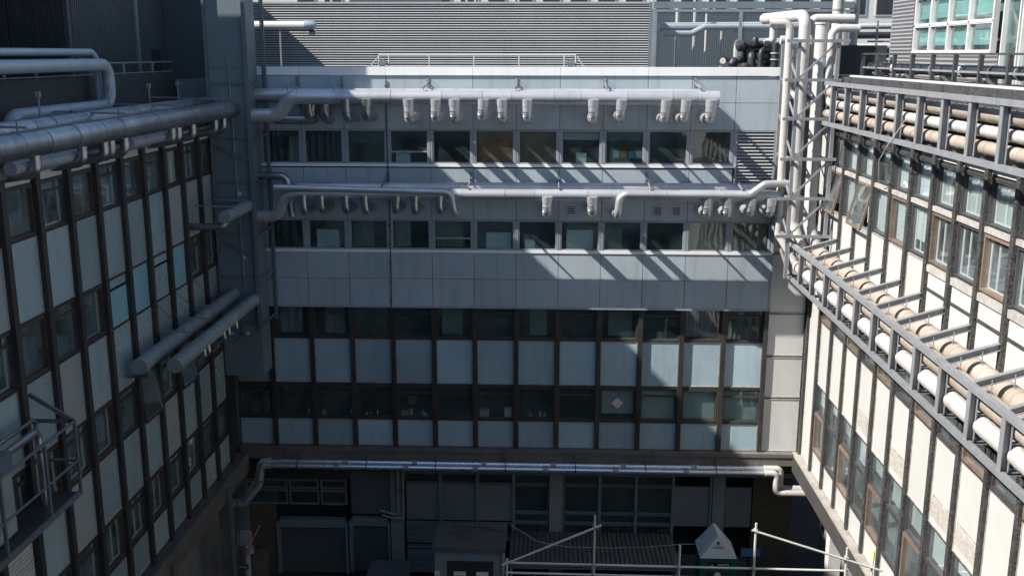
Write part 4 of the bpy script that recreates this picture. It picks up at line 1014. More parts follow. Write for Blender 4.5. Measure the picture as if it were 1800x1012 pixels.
# ================================================================== ROOF OF THE BACK BUILDING
ls = thing('louvre_screen', 'wide sunlit horizontal louvre screen on the back roof', 'louvre screen', (-3.6, 39.5, -0.8))
MB().box(-14.5, 3.66, 39.66, 39.72, -0.8, 1.80).build('backing', 'black_void', ls)
for k in range(29):
    z = -0.74 + k*0.088
    mb = MB(); mb.prism([(-14.5, 39.50, z), (-14.5, 39.49, z+0.010), (-14.5, 39.555, z+0.062), (-14.5, 39.565, z+0.052)], (18.16, 0, 0)); mb.build('slat', 'louvre_slat', ls)
MB().box(-14.5, 3.70, 39.48, 39.75, 1.80, 1.87).build('top_rail', 'louvre_slat', ls)
MB().box(3.66, 3.76, 39.46, 39.75, -0.8, 1.86).build('end_post', 'tower_grey', ls)
# guard rail on the roof in front of the screen
t = thing('guard_rail', 'slender pale guard rail standing on the coping before the louvre screen', 'railing', (-3, 37.2, -0.8))
for z in (-0.05, -0.35): MB().tube([(-6.1, 37.2, z), (0.9, 37.2, z)], 0.02, 8).build('rail', 'white_paint', t)
for x in (-6.1, -5.75, -4.3, -2.7, -1.1, 0.5, 0.9): MB().tube([(x, 37.2, -0.8), (x, 37.2, -0.03)], 0.022, 8).build('post', 'white_paint', t)
MB().beam((-6.6, 37.2, -0.62), (-6.1, 37.2, -0.1), 0.035, 0.035).build('brace', 'white_paint', t)
MB().beam((1.3, 37.2, -0.62), (0.95, 37.2, -0.1), 0.035, 0.035).build('brace', 'white_paint', t)
for x, lab in ((-5.95, 'small round floodlight on the left end of the coping guard rail'), (0.72, 'small round floodlight on the right end of the coping guard rail')):
    t = thing('floodlight', lab, 'floodlight', (x, 37.1, -0.8), 'roof floodlights')
    MB().tube([(x, 37.16, -0.3), (x, 36.95, -0.34)], [0.09, 0.13], 14).build('lamp_head', 'rack_steel', t, True)
    MB().box(x-0.02, x+0.02, 37.12, 37.16, -0.8, -0.3).build('stem', 'rack_steel', t)
# capped pipe end at the left by the riser
t = thing('outlet_pipe', 'pale capped outlet pipe poking out in front of the louvre screen', 'pipe', (-9.6, 38.2, -0.8))
MB().tube([(-11.2, 38.3, 0.98), (-8.75, 38.2, 0.98)], 0.16, 18).build('pipe', 'white_paint', t, True)
MB().tube([(-8.95, 38.2, 0.98), (-8.62, 38.2, 0.98), (-8.55, 38.2, 0.96)], [0.175, 0.165, 0.12], 18).build('cap', 'duct_painted', t, True)
MB().box(-8.78, -8.6, 38.1, 38.28, 0.66, 0.82).build('outlet_grille', 'lag_black', t)
MB().box(-9.9, -9.84, 38.16, 38.24, -0.8, 0.82).build('support', 'rack_steel', t)

# mesh cage with plant inside
cg = thing('mesh_cage', 'blue-grey steel cage of fine wire mesh round the roof plant', 'cage', (7.3, 39.3, -1.15))
for z0, z1 in ((1.62, 1.86), (1.50, 1.58)): MB().box(3.8, 11.1, 39.2, 39.34, z0, z1).build('top_beam', 'tower_grey' if z0 > 1.6 else 'rack_steel', cg)
for x in (3.85, 7.0, 10.9): MB().box(x-0.06, x+0.06, 39.2, 39.32, -1.1, 1.5).build('post', 'rack_steel', cg)
MB().box(3.76, 3.98, 39.4, 41.5, -1.1, 1.6).build('side_plate', 'tower_grey', cg)
mb = MB()
for k in range(84):
    x = 3.95 + k*0.083; mb.box(x-0.005, x+0.005, 39.23, 39.24, -1.1, 1.5)
for k in range(32):
    z = -1.08 + k*0.083; mb.box(3.9, 10.9, 39.242, 39.25, z-0.005, z+0.005)
mb.build('wire_mesh', 'tower_grey', cg, stuff=True)
t = thing('roof_duct', 'fat blue-grey duct inside the mesh cage', 'duct', (6.5, 41, 0.4))
MB().tube([(4.2, 41.2, 1.0), (10.6, 41.2, 1.05)], 0.17, 16).build('pipe', 'duct_painted', t, True)
MB().tube(fillet([(4.3, 40.6, 0.75), (5.4, 40.6, 0.75), (5.9, 40.6, 1.0), (8.6, 40.6, 1.0)], 0.2), 0.12, 14).build('branch_pipe', 'duct_painted', t, True)
for k, (x, y, z1, r, m) in enumerate(((5.0, 41.9, 1.9, 0.09, 'lagging'), (5.65, 41.7, 1.9, 0.07, 'lagging'), (6.0, 41.0, 1.5, 0.05, 'white_paint'), (6.7, 41.6, 1.2, 0.06, 'lagging'), (7.25, 41.3, 1.0, 0.11, 'lagging'), (8.7, 41.2, 0.95, 0.10, 'lagging'))):
    o = MB().tube([(x, y, -1.15), (x, y, z1)], r, 12).build('roof_pipe', m, None, True)
    tag(place(o, (x, y, -1.15)), ['first', 'second', 'third', 'fourth', 'fifth', 'sixth'][k] + ' slim pale upright pipe inside the mesh cage, counted from the left', 'pipe', 'upright pipes in the mesh cage')
o = MB().box(4.2, 11.4, 43.0, 43.2, -1.15, 1.75).build('cabinet', 'plant_wall')  # plain dark backing for the shaded depth of the cage
tag(place(o, (7.4, 43, -1.15)), 'dark backing wall added for the shade inside the mesh cage', 'cabinet')
mb = MB(); 
for k in range(5):
    x = 4.3 + k*0.55; mb.beam((x, 40.3, 0.62), (x+1.2, 40.3, -0.4), 0.2, 0.05)
t = thing('roof_duct', 'broad silver duct lying at the right inside the mesh cage', 'duct', (9, 40.3, 0.2))
MB().tube([(7.8, 40.2, 0.38), (9.7, 40.2, 0.40)], 0.19, 16).build('pipe', 'duct_painted', t, True)
MB().tube([(9.7, 40.2, 0.40), (9.95, 40.2, 0.40)], 0.23, 16).build('end_cap', 'lagging', t, True)
# tangle of black lagged pipes
t = thing('valve_manifold', 'tangle of black lagged pipes and valves behind the parapet corner', 'manifold', (7.5, 38.5, -1.15))
for pth, r in (([(6.9, 38.4, 0.30), (7.9, 38.4, 0.32), (7.9, 38.4, -0.2), (7.9, 39.0, -0.6)], 0.15), ([(6.75, 38.2, -1.1), (6.75, 38.2, -0.2), (7.4, 38.6, -0.2)], 0.13),
               ([(7.25, 38.1, -1.1), (7.25, 38.1, -0.05), (7.25, 38.9, 0.1)], 0.15), ([(7.0, 38.6, 0.0), (8.3, 38.6, 0.0)], 0.16), ([(7.55, 38.0, -1.1), (7.55, 38.0, 0.15), (7.9, 38.3, 0.15)], 0.09),
               ([(8.02, 37.8, 0.38), (8.02, 37.8, -0.62), (8.6, 37.8, -0.62)], 0.13), ([(6.3, 38.3, -0.2), (6.9, 38.3, -0.25)], 0.08)):
    MB().tube(fillet(pth, 0.16), r, 14).build('pipe', 'lag_black', t, True)
for c, d, r in (((6.22, 38.3, -0.2), (1,0.2,0), 0.14), ((7.15, 38.3, 0.02), (1,0,0), 0.2), ((7.5, 38.2, -0.4), (0,0,1), 0.18)):
    mb = MB(); band_ring(mb, c, d, r, 0.12, 0.02); mb.build('valve_body', 'lag_black', t, True)
for c, d in (((8.02, 37.8, 0.02), (0,0,1)), ((8.02, 37.8, -0.2), (0,0,1)), ((8.3, 37.8, -0.62), (1,0,0)), ((7.7, 38.4, 0.31), (1,0,0)), ((8.2, 38.6, 0.0), (1,0,0))):
    mb = MB(); band_ring(mb, c, d, 0.15, 0.03, 0.02); mb.build('white_band', 'white_paint', t, True)
for c, d, r in (((6.85, 38.2, 0.28), (1,0,0.3), 0.2), ((7.35, 38.1, 0.42), (0,0,1), 0.12), ((6.6, 38.1, -0.3), (0.6,0.3,0.8), 0.15), ((7.0, 37.95, -0.5), (0,0,1), 0.19), ((7.6, 38.1, -0.1), (1,0.3,0), 0.17), ((7.75, 38.0, 0.35), (0.2,1,0), 0.12)):
    mb = MB(); q = Vector(c); e = Vector(d).normalized(); mb.tube([q-e*0.16, q-e*0.1, q+e*0.1, q+e*0.16], [r*0.7, r, r, r*0.7], 14); mb.build('valve_body', 'lag_black', t, True)
mb = MB(); band_ring(mb, (6.2, 37.95, -0.25), (0.3,1,0.1), 0.09, 0.03, 0.02); mb.build('hand_wheel', 'white_paint', t, True)
MB().box(6.72, 6.8, 38.0, 38.06, -0.65, -0.35).build('tag_plate', 'rust_orange', t)
o = MB().tube(fillet([(7.95, 38.0, 0.9), (7.95, 38.0, 0.45), (7.7, 38.0, 0.4)], 0.12), 0.13, 14).build('pipe_elbow', 'lagging', None, True)
tag(place(o, (7.9, 38, 0.4)), 'short white elbow above the black pipe tangle', 'pipe')
# vertical flues and dark roof pipes right of the cage
for k, (x, y, r, m, z1, lab) in enumerate(((10.35, 38.6, 0.20, 'lagging', 3.0, 'tall white flue beside the brick building'), (11.15, 39.6, 0.24, 'lagging', 3.0, 'tall grey-white flue nearest the brick building'))):
    t = thing('flue', lab, 'flue', (x, y, -1.15))
    MB().tube([(x, y, -1.15), (x, y, z1)], r, 18).build('pipe', m, t, True)
    for z in (0.3, 1.55): 
        mb = MB(); band_ring(mb, (x, y, z), (0,0,1), r, 0.05, 0.02); mb.build('ring', 'rack_steel', t, True)
o = MB().tube([(10.1, 37.9, -0.35), (10.1, 37.9, 0.35)], 0.13, 14).build('gas_cylinder', 'rust_orange', None, True)
tag(place(o, (10.1, 37.9, -0.35)), 'rust orange cylinder hung at the foot of the white flue', 'cylinder')
MB_ = MB(); MB_.box(9.7, 12.3, 38.9, 39.0, -1.15, 0.3); o = MB_.build('dark_screen', 'plant_dark'); tag(place(o, (11, 39, -1.15)), 'dark wire screen at the foot of the flues', 'screen')
for k, (z, r, m, y) in enumerate(((1.02, 0.11, 'lagging', 41.0), (0.68, 0.13, 'lag_black', 40.8), (0.25, 0.13, 'lagging', 40.6), (0.0, 0.17, 'lag_black', 40.4), (-0.3, 0.07, 'lagging', 40.2), (-0.5, 0.10, 'lag_black', 40.0), (-0.72, 0.09, 'lag_black', 39.8))):
    o = MB().tube([(11.4, y, z), (13.6, y, z+0.02)], r, 14).build('roof_pipe', m, None, True)
    tag(place(o, (12.4, y, z)), ('black' if m == 'lag_black' else 'pale') + ' level pipe in the stack left of the penthouse, ' + ['topmost', 'second from top', 'third from top', 'fourth from top', 'fifth from top', 'sixth from top', 'lowest'][k], 'pipe', 'stack of level pipes left of the penthouse')
t = thing('pipe_trestle', 'slim steel trestle carrying the level pipes left of the penthouse', 'trestle', (12.3, 40.3, -1.15))
for x in (12.1, 12.75): MB().box(x-0.03, x+0.03, 39.55, 39.62, -1.15, 1.2).build('post', 'rack_steel', t)
for z in (-0.85, 0.45): MB().box(11.8, 13.4, 39.63, 39.7, z-0.03, z+0.03).build('beam', 'tower_grey', t)
for k, x in enumerate((11.85, 12.15)):
    o = MB().box(x-0.1, x+0.1, 39.4, 39.5, -0.25, -0.02).build('gauge_box', 'sign_mark'); tag(place(o, (x, 39.45, -0.25)), ['left', 'right'][k] + ' one of two small teal gauge boxes beside the level pipes', 'gauge', 'two teal gauge boxes')

# far buildings
fb = thing('brick_building', 'yellow brick building far behind the roof plant', 'building', (19, 66, GZ))
MB().box(19.5, 34, 66, 78, GZ, 2.25).build('wall', 'brick_red', fb)
MB().box(19.45, 34, 65.95, 78, 2.25, 9).build('wall', 'brick_yellow', fb)
for k in range(28):
    z = 2.4 + k*0.075*1.6
for x in (20.6, 22.4):
    f = MB().box(x, x+1.0, 65.9, 66.0, 0.5, 1.7).build('window', 'white_paint', fb)
    for j in range(3):
        for i in range(2): MB().box(x+0.08+i*0.46, x+0.46+i*0.46, 65.88, 65.9, 0.58+j*0.38, 0.90+j*0.38).build('pane', 'blind_pale', f)
for k in range(14):
    z = 2.28 + k*0.14
    for j in range(14):
        x = 19.5 + j*0.36 + (0.18 if k % 2 else 0)
        MB().box(x+0.015, x+0.345, 65.92, 65.951, z+0.012, z+0.128).build('brick', 'brick_yellow', fb)
db = thing('far_block', 'pale far block showing in a strip above the louvre screen', 'building', (-2, 58, GZ))
MB().box(-26, 19, 58, 70, GZ, 6.0).build('wall', 'spandrel_cream', db)
for k in range(22):
    x = -14 + k*1.5
    f = MB().box(x, x+1.05, 57.95, 58.0, 2.0, 3.2).build('window', 'white_paint', db); MB().box(x+0.08, x+0.97, 57.93, 57.95, 2.08, 3.12).build('pane', 'lag_black', f)
for k, (x0, x1, z, r, m) in enumerate(((-9.5, -5.2, 2.55, 0.24, 'duct_painted'), (-4.0, 3.5, 2.62, 0.16, 'lag_black'), (4.5, 9.5, 2.6, 0.14, 'lagging'))):
    o = MB().tube([(x0, 50, z), (x1, 50, z)], r, 14).build('roof_pipe', m, None, True)
    tag(place(o, ((x0+x1)/2, 50, z)), ['blue-grey', 'black', 'white'][k] + ' pipe showing in the strip above the ' + ['left part of the louvre screen', 'right part of the louvre screen', 'mesh cage'][k], 'pipe')
for k, x in enumerate((-10.2, -3.9, -3.5, -1.9, -1.5, 4.8, 5.8, 6.6, 7.5, 8.5)):
    o = MB().box(x-0.05, x+0.05, 49, 49.1, -0.9, 3.2).build('roof_post', 'white_paint'); tag(place(o, (x, 49, -0.9)), 'thin white upright behind the roof screen, ' + ['first', 'second', 'third', 'fourth', 'fifth', 'sixth', 'seventh', 'eighth', 'ninth', 'tenth'][k] + ' from the left', 'post', 'white uprights behind the roof screen')

# unseen building added to close the courtyard, darken reflections and cut skylight
vb = thing('viewpoint_block', 'unseen block added behind the viewpoint to close the courtyard and cut skylight', 'building', (-1, -3, GZ))
MB().box(-16, 14, -14, -3, GZ, 2.5).build('wall', 'spandrel_grey', vb)
for k in range(14):
    for z in (-17.5, -14, -10.5, -7, -3.5, 0.0):
        MB().box(-11+k*1.55, -9.7+k*1.55, -3.0, -2.95, z-0.7, z+0.7).build('window', 'kiosk_door', vb)

# ================================================================== COURTYARD THINGS
# electrical kiosk
t = thing('substation_kiosk', 'grey kiosk with corrugated roof and dark double door in the courtyard', 'kiosk', (-2.65, 33.5, GZ))
KX0, KX1, KY = -3.95, -1.40, 32.6
MB().box(KX0+0.08, KX1-0.08, KY, 34.4, GZ, -16.86).build('wall', 'kiosk_grey', t)
mb = MB(); mb.prism([(KX0, KY-0.15, -16.82), (KX0, KY-0.15, -16.68), (KX0, 34.6, -16.72), (KX0, 34.6, -16.86)], (KX1-KX0, 0, 0)); rf = mb.build('roof', 'roof_dark', t)
for k in range(17):
    x = KX0 + 0.1 + k*0.148
    mb = MB(); mb.beam((x, KY-0.12, -16.67), (x, 34.55, -16.71), 0.05, 0.03); mb.build('rib', 'corrugate', rf)
DK = KY-0.03
MB().box(-3.43, -1.82, DK, KY, -20.4, -17.22).build('door_frame', 'kiosk_door', t)
for x0, x1 in ((-3.40, -2.64), (-2.61, -1.85)):
    d = MB().box(x0, x1, DK-0.03, DK, -20.4, -17.25).build('door', 'kiosk_door', t)
    s = MB().box(x0+0.2, x0+0.62, DK-0.045, DK-0.03, -17.98, -17.60).build('warning_sign', 'sign_white', d)
for x0 in (-3.20, -2.41):
    s = MB().box(x0+0.0, x0+0.42, DK-0.052, DK-0.046, -17.84, -17.74).build('sign_stripe', 'sign_orange', t)
    s = MB().box(x0+0.0, x0+0.42, DK-0.052, DK-0.046, -17.98, -17.84).build('sign_stripe', 'sign_red', t)
MB().box(-2.90, -2.35, KY-0.02, KY, -17.14, -17.04).build('name_plate', 'sign_blue', t)
MB().box(-3.88, -3.70, KY-0.02, KY, -17.98, -17.63).build('notice', 'sign_white', t)
MB().box(-3.84, -3.74, KY-0.03, KY-0.021, -17.90, -17.73).build('notice_mark', 'sign_yellow', t)
MB().tube([(-1.5, KY-0.08, GZ), (-1.5, KY-0.08, -16.85)], 0.04, 10).build('drain_pipe', 'kiosk_grey', t, True)
# coil of wire on the kiosk roof
mb = MB()
for k in range(5):
    cx, cy = -2.7+0.15*k, 33.8-0.12*k; pts = []
    for j in range(25):
        a = 2*math.pi*j/24; x = cx + (0.75+0.08*k)*math.cos(a); y = cy + (0.35+0.03*k)*math.sin(a)
        pts.append((x, y, -16.64 + 0.02*math.sin(3*a+k)))
    mb.tube(pts, 0.006, 5, False)
tag(place(mb.build('wire_coil', 'steel_dark'), (-2.6, 33.6, -16.5)), 'loose coil of wire lying on the kiosk roof', 'wire coil')
# low canopy with corrugated roof
t = thing('canopy', 'low shelter with weathered corrugated roof beside the kiosk', 'shelter', (1.8, 35.4, GZ))
for k in range(36):
    x = -1.28 + k*0.17
    MB().beam((x, 33.95, -18.02), (x, 36.95, -18.22), 0.10, 0.06).build('roof_corrugation', 'corrugate', t)
mb = MB(); mb.prism([(-1.36, 33.9, -18.10), (-1.36, 33.9, -18.05), (-1.36, 37.0, -18.25), (-1.36, 37.0, -18.30)], (6.25, 0, 0)); mb.build('roof_sheet', 'corrugate', t)
for x in (-1.25, 1.7, 4.75): MB().box(x-0.05, x+0.05, 34.0, 34.1, GZ, -18.1).build('post', 'frame_blue', t)
MB().box(-1.3, 4.8, 33.96, 34.04, -18.2, -18.11).build('front_beam', 'frame_blue', t)
for k, x in enumerate((-0.4, 0.5, 1.2, 2.3, 3.2)):
    o = thing('gas_bottle', 'pale gas bottle under the corrugated shelter, ' + ['first', 'second', 'third', 'fourth', 'fifth'][k] + ' from the kiosk', 'gas bottle', (x, 34.6, GZ), 'gas bottles under the shelter')
    MB().tube([(x, 34.6, GZ), (x, 34.6, GZ+1.45), (x, 34.6, GZ+1.62), (x, 34.6, GZ+1.7)], [0.17, 0.17, 0.10, 0.04], 16).build('bottle', 'duct_painted', o, True)
    MB().tube([(x, 34.6, GZ+1.7), (x, 34.6, GZ+1.82)], 0.035, 10).build('valve', 'steel_dark', o, True)
mb = MB().tube([(-1.3, 34.2, -16.6), (-0.3, 34.4, -17.35), (0.8, 34.6, -17.65), (2.4, 34.6, -17.65), (3.6, 34.5, -17.55), (4.9, 34.4, -17.35), (6.3, 34.6, -17.4)], 0.014, 6)
tag(place(mb.build('slack_cable', 'kiosk_grey'), (2, 34.5, -17.7)), 'slack grey cable strung above the corrugated shelter', 'cable')

# green recycling kiosk with white pointed roof
t = thing('bottle_bank', 'green recycling bin with tall white pointed roof', 'recycling bin', (6.2, 34.4, GZ))
MB().box(5.58, 6.84, 34.0, 35.25, GZ, -17.66).build('body', 'bin_green', t)
mb = MB(); x0, x1 = 5.55, 6.87
n = 0
mb.v += [(x0, 33.95, -17.66), (x1, 33.95, -17.66), (x1, 35.3, -17.66), (x0, 35.3, -17.66), (6.22, 34.25, -16.93), (6.24, 34.25, -16.93), (6.20, 35.0, -16.80), (6.12, 35.0, -16.80)]
mb.f += [(0,3,2,1), (4,5,6,7), (0,1,5,4), (1,2,6,5), (2,3,7,6), (3,0,4,7)]
rf = mb.build('roof', 'bin_white', t)
def roofpt(x, z, off=0.02):
    f = (z+17.66)/0.73; return (x, 33.95 + 0.3*f - off, z)
mb = MB()
for k in range(1): 
    cx, cz = 6.21, -17.15; ring = [roofpt(cx+0.06*math.cos(a*math.pi/8), cz+0.06*math.sin(a*math.pi/8)) for a in range(16)]; mb.prism(ring, (0, -0.01, 0.0))
mb.build('emblem', 'emblem_brown', rf)
mb = MB()
for k in range(9):
    x = 6.03+k*0.042; a = roofpt(x, -17.32); b = roofpt(x+0.032, -17.26); mb.prism([a, roofpt(x+0.032, -17.32), b, roofpt(x, -17.26)], (0, -0.01, 0))
mb.build('emblem_lettering', 'emblem_gold', rf)
s = MB().box(5.88, 6.66, 33.975, 34.0, -18.08, -17.84).build('sign_panel', 'sign_black', t)
mb = MB(); mb.prism([(5.94, 33.965, -18.04), (6.06, 33.965, -18.04), (6.03, 33.965, -17.95), (6.0, 33.965, -17.88), (5.97, 33.965, -17.95)], (0, 0.01, 0))
for k in range(8): mb.box(6.2+k*0.05, 6.235+k*0.05, 33.965, 33.975, -17.93, -17.89)
for k in range(4): mb.box(6.3+k*0.05, 6.335+k*0.05, 33.965, 33.975, -18.02, -17.985)
mb.build('sign_marks', 'sign_white', s)
MB().box(5.75, 6.7, 33.98, 34.0, -18.75, -18.2).build('door_panel', 'kiosk_door', t)
mb = MB(); band_ring(mb, (6.2, 33.97, -18.33), (0,1,0), 0.10, 0.02, 0.02); mb.build('round_badge', 'sign_white', t)
# waste skip at the foot of the pillar
t = thing('wheeled_skip', 'grey wheeled skip by the ground floor pillar', 'skip', (-6.0, 35.4, GZ))
mb = MB(); mb.v += [(-6.55, 35.0, GZ+0.25), (-5.35, 35.0, GZ+0.25), (-5.35, 36.1, GZ+0.25), (-6.55, 36.1, GZ+0.25), (-6.7, 34.85, GZ+1.15), (-5.2, 34.85, GZ+1.15), (-5.2, 36.2, GZ+1.25), (-6.7, 36.2, GZ+1.25)]
mb.f += [(0,3,2,1), (4,5,6,7), (0,1,5,4), (1,2,6,5), (2,3,7,6), (3,0,4,7)]; mb.build('tub', 'frame_blue', t)
MB().box(-6.75, -5.15, 34.8, 36.25, GZ+1.25, GZ+1.32).build('lid', 'shutter', t)
for x in (-6.5, -5.4):
    for y in (35.1, 36.0): MB().tube([(x-0.04, y, GZ+0.12), (x+0.04, y, GZ+0.12)], 0.12, 14).build('wheel', 'steel_dark', t, True)
o = MB().box(-12.0, -10.9, 35.6, 36.6, GZ, GZ+1.5).build('crate', 'concrete'); 
tag(place(o, (-11.4, 36, GZ)), 'dark crate stacked by the wall left of the big roller shutter', 'crate')
# exit sign under the left ledge
t = thing('exit_sign', 'small dark green exit sign with a pale arrow under the left ledge', 'sign', (-11.2, 33.8, -18.5))
MB().box(-11.45, -10.82, 33.78, 33.82, -18.36, -18.16).build('board', 'sign_green', t)
mb = MB(); mb.box(-11.0, -10.88, 33.765, 33.779, -18.27, -18.25); mb.prism([(-11.05, 33.765, -18.26), (-10.97, 33.765, -18.32), (-10.97, 33.765, -18.20)], (0, 0.012, 0))
mb.prism([(-11.4, 33.765, -18.34), (-11.36, 33.765, -18.34), (-11.30, 33.765, -18.24), (-11.26, 33.765, -18.33), (-11.23, 33.765, -18.32), (-11.29, 33.765, -18.20), (-11.36, 33.765, -18.22)], (0, 0.012, 0))
for k in range(4): mb.box(-11.20+k*0.035, -11.175+k*0.035, 33.765, 33.779, -18.28, -18.24)
mb.build('pictogram', 'sign_mark', t)
MB().tube([(-11.1, 33.8, -18.16), (-11.1, 33.8, -15.05)], 0.015, 6).build('hanger', 'steel_dark', t)
# blue sign on the brick wall at the right
t = thing('wall_sign', 'blue rectangular sign on the dark brick wall at lower right', 'sign', (8.05, 37.15, -19.2))
MB().box(7.65, 8.4, 37.13, 37.16, -19.2, -18.85).build('board', 'sign_blue', t)
MB().box(7.62, 8.43, 37.125, 37.129+0.03, -18.85, -18.82).build('border', 'steel_dark', t)
MB().box(7.62, 8.43, 37.125, 37.129+0.03, -19.23, -19.2).build('border', 'steel_dark', t)
# downpipe with orange pole at the left
t = thing('rainwater_pipe', 'pale rainwater pipe with a hopper box at the lower left', 'pipe', (-10.85, 33.2, GZ))
MB().tube([(-11.05, 34.4, GZ), (-11.05, 34.4, -17.6)], 0.11, 12).build('pipe', 'lagging', t, True)
MB().box(-11.3, -10.9, 34.2, 34.6, -17.62, -17.2).build('hopper', 'duct_pale', t)
MB().tube([(-10.95, 34.4, -18.0), (-10.95, 34.4, -17.75)], 0.17, 12).build('collar', 'duct_pale', t, True)
o = MB().tube([(-10.95, 34.0, -17.8), (-10.45, 34.2, -16.8)], 0.025, 8).build('orange_pole', 'orange_pole', None, True); tag(place(o, (-10.95, 34, -17.8)), 'thin orange pole leaning beside the rainwater pipe', 'pole')
o = MB().tube([(-11.3, 35.4, -15.62), (-10.6, 35.4, -15.62)], 0.03, 8).build('orange_pole', 'rust_orange', None, True); tag(place(o, (-11, 35.4, -15.62)), 'short rust red bar under the beam in the left corner', 'bar')

# scaffold
SY = 25.5; kf = SY/30.0
def S(x, z): return (x*kf, SY, z*kf)
t = thing('scaffold', 'bare steel scaffold tubes with two sloping tubes in the courtyard', 'scaffold', (4, SY, GZ))
def stube(a, b, dy=0.0, name='tube', m='scaffold_tube'):
    a = Vector(a); b = Vector(b); a.y += dy; b.y += dy
    return MB().tube([a, b], 0.031, 10).build(name, m, t, True)
for x, z in ((1.54, -14.2), (4.25, -15.17), (6.61, -14.37), (9.5, -15.14), (-1.24, -15.75)):
    p = S(x, z); stube((p[0], SY, GZ), p, 0, 'upright')
p = S(10.32, -15.52); stube((p[0], SY-0.05, GZ), p, 0, 'upright'); MB().tube([(p[0], SY-0.05, p[2]), (p[0], SY-0.05, p[2]+0.25)], 0.03, 10).build('painted_end', 'lime_paint', t, True)
stube(S(-1.29-0.1, -15.94), S(1.75, -14.5), -0.055, 'diagonal')
stube(S(6.48, -14.58), S(10.64, -15.9), -0.055, 'diagonal')
stube(S(-1.3, -15.92), S(9.6, -15.98), 0.055, 'ledger'); stube(S(-1.3, -16.27), S(9.6, -16.33), 0.055, 'ledger')
for x, z in ((1.54, -14.6), (6.61, -14.62), (4.25, -15.95), (6.61, -15.96), (9.5, -15.5), (1.54, -15.94), (-1.24, -15.9)):
    q = S(x, z); MB().box(q[0]-0.045, q[0]+0.045, SY-0.075, SY+0.075, q[2]-0.04, q[2]+0.04).build('clamp', 'trim_worn', t)

# ================================================================== THINGS SEEN INSIDE WINDOWS
def inside(name, m, x0, x1, y0, y1, z0, z1, label, cat):
    o = MB().box(x0, x1, y0, y1, z0, z1).build(name, m)
    # a lid lip so it is more than a plain block
    v = MB().box(x0-0.01, x1+0.01, y0-0.01, y1+0.01, z1, z1+0.02)
    LOC[o.name] = Vector((0, 0, 0)); l = v.build('lid', m, None); l.parent = o
    c = Vector(((x0+x1)/2, (y0+y1)/2, z0)); o.data.transform(Matrix.Translation(-c)); o.location = c; l.data.transform(Matrix.Translation(-c))
    tag(o, label, cat)
ys = BY+0.2
inside('storage_box', 'pale_box', -5.45, -4.95, ys, ys+0.35, -4.25+0.3, -3.4, 'pale box in the top strip window just right of the black conduit', 'box')
inside('storage_box', 'amber_box', -2.45, -1.95, ys+0.1, ys+0.5, -4.25, -3.3, 'amber lit box in the top strip window near the middle', 'box')  # amber room light given as the box colour
inside('storage_box', 'pale_box', 0.95, 1.3, ys, ys+0.3, -3.85, -3.45, 'pale box in the top strip window right of centre', 'box')
for k, (c, n) in enumerate((('pale_box', 'white'), ('amber_box', 'amber'), ('sign_blue', 'blue'), ('pale_box', 'pale grey'))):
    x = 2.25 + k*0.27; inside('folder_stack', c, x, x+0.22, ys+0.1, ys+0.4, -3.6, -3.38, n + ' folder box in the window third from the louvre, ' + ['first', 'second', 'third', 'fourth'][k] + ' from the left', 'box')
inside('filing_cabinet', 'pale_box', -8.4, -7.6, ys, ys+0.4, -7.3, -6.25, 'pale cabinet in the second strip window beside the grey riser', 'cabinet')
inside('filing_cabinet', 'pale_box', -2.25, -1.35, ys, ys+0.4, -7.3, -6.22, 'teal looking cabinet in the second strip window left of centre', 'cabinet')
inside('filing_cabinet', 'pale_box', 0.65, 1.6, ys, ys+0.4, -7.3, -6.2, 'large pale cabinet in the second strip window right of centre', 'cabinet')
inside('storage_box', 'pale_box', -0.85, -0.5, ys, ys+0.3, -7.0, -6.6, 'small pale box in the second strip window at the centre', 'box')
yq = 36.62
inside('storage_box', 'white_paint', -2.55, -2.2, yq, yq+0.25, -13.42, -13.15, 'white box on the sill of a low dark window near the centre', 'box')
inside('storage_box', 'pale_box', -1.6, -1.35, yq, yq+0.25, -13.42, -13.1, 'pale blue bottle crate on the sill right of the white box', 'box')
inside('storage_box', 'cardboard', -5.5, -5.25, yq, yq+0.25, -13.42, -13.2, 'brown box on the sill of the low window under the black conduit', 'box')
inside('storage_box', 'white_paint', -5.2, -5.1, yq, yq+0.12, -13.42, -13.15, 'small white canister on the sill of the low window under the black conduit', 'canister')
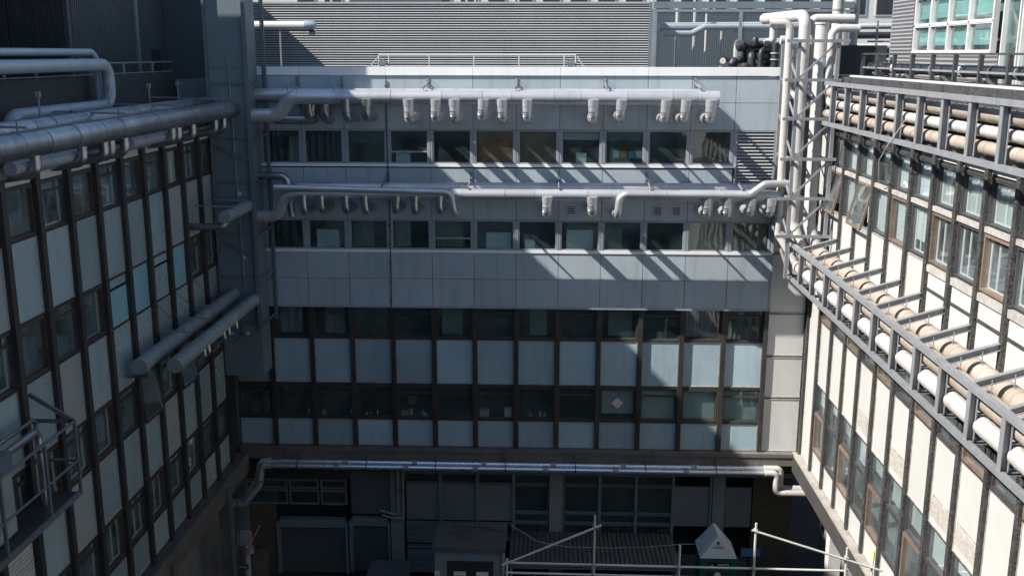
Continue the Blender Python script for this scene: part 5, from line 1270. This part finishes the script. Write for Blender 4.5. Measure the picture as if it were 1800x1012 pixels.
inside('storage_box', 'rust_orange', -5.3, -5.0, yq+0.5, yq+0.7, -13.1, -12.8, 'red box deep inside the low window under the black conduit', 'box')
rs = random.Random(4)
for k in range(16):
    x = rs.uniform(-9.8, 1.2)
    if min(abs(x - xx) for xx in XK) < 0.2: x += 0.35
    h = rs.uniform(0.06, 0.2); r = rs.uniform(0.03, 0.06)
    o = MB().tube([(x, yq+0.1, -13.40), (x, yq+0.1, -13.40+h), (x, yq+0.1, -13.40+h*1.2)], [r, r, r*0.5], 10).build('lab_bottle', rs.choice(['pale_box', 'white_paint', 'trim_pale']), None, True)
    tag(place(o, (x, yq+0.1, -13.40)), 'small bottle on the sill inside the low dark windows', 'bottle', 'bottles on the low window sills')
# diamond card on a low window
mb = MB(); cx, cz, cy = 2.62, -12.72, 36.475
mb.prism([(cx-0.22, cy, cz), (cx, cy, cz-0.22), (cx+0.22, cy, cz), (cx, cy, cz+0.22)], (0, 0.01, 0))
tag(place(mb.build('diamond_card', 'pink_card'), (cx, cy, cz)), 'pale pink diamond shaped card stuck on a low window', 'card')
# left wall window sill things
for k, (y, z, m, w, h, lab, cat) in enumerate(((27.0, -4.0, 'pale_box', 0.5, 0.5, 'pale box on the sill of a top left window, fourth bay from the riser', 'box'),
        (25.5, -4.0, 'cardboard', 0.3, 0.75, 'brown board standing in a top left window', 'board'), (23.0, -4.0, 'white_paint', 0.18, 0.22, 'white kettle sized tub in a top left window', 'tub'),
        (24.5, -4.0, 'white_paint', 0.16, 0.2, 'small white tub on the sill next to the brown board', 'tub'), (27.6, -4.0, 'white_paint', 0.1, 0.3, 'slim white carton in a top left window', 'carton'),
        (29.6, -4.0, 'pale_box', 0.4, 0.25, 'low pale box in the top left window third from the riser', 'box'))):
    inside('storage_box', m, XLW-0.45, XLW-0.2, y, y+w, z, z+h, lab, cat)

# ------------------------------------------------------------------ lift everything so that the courtyard floor is z = 0
for o in list(COL.objects):
    if o.parent is None and o.type != 'LIGHT':
        o.location.z += CAM_H
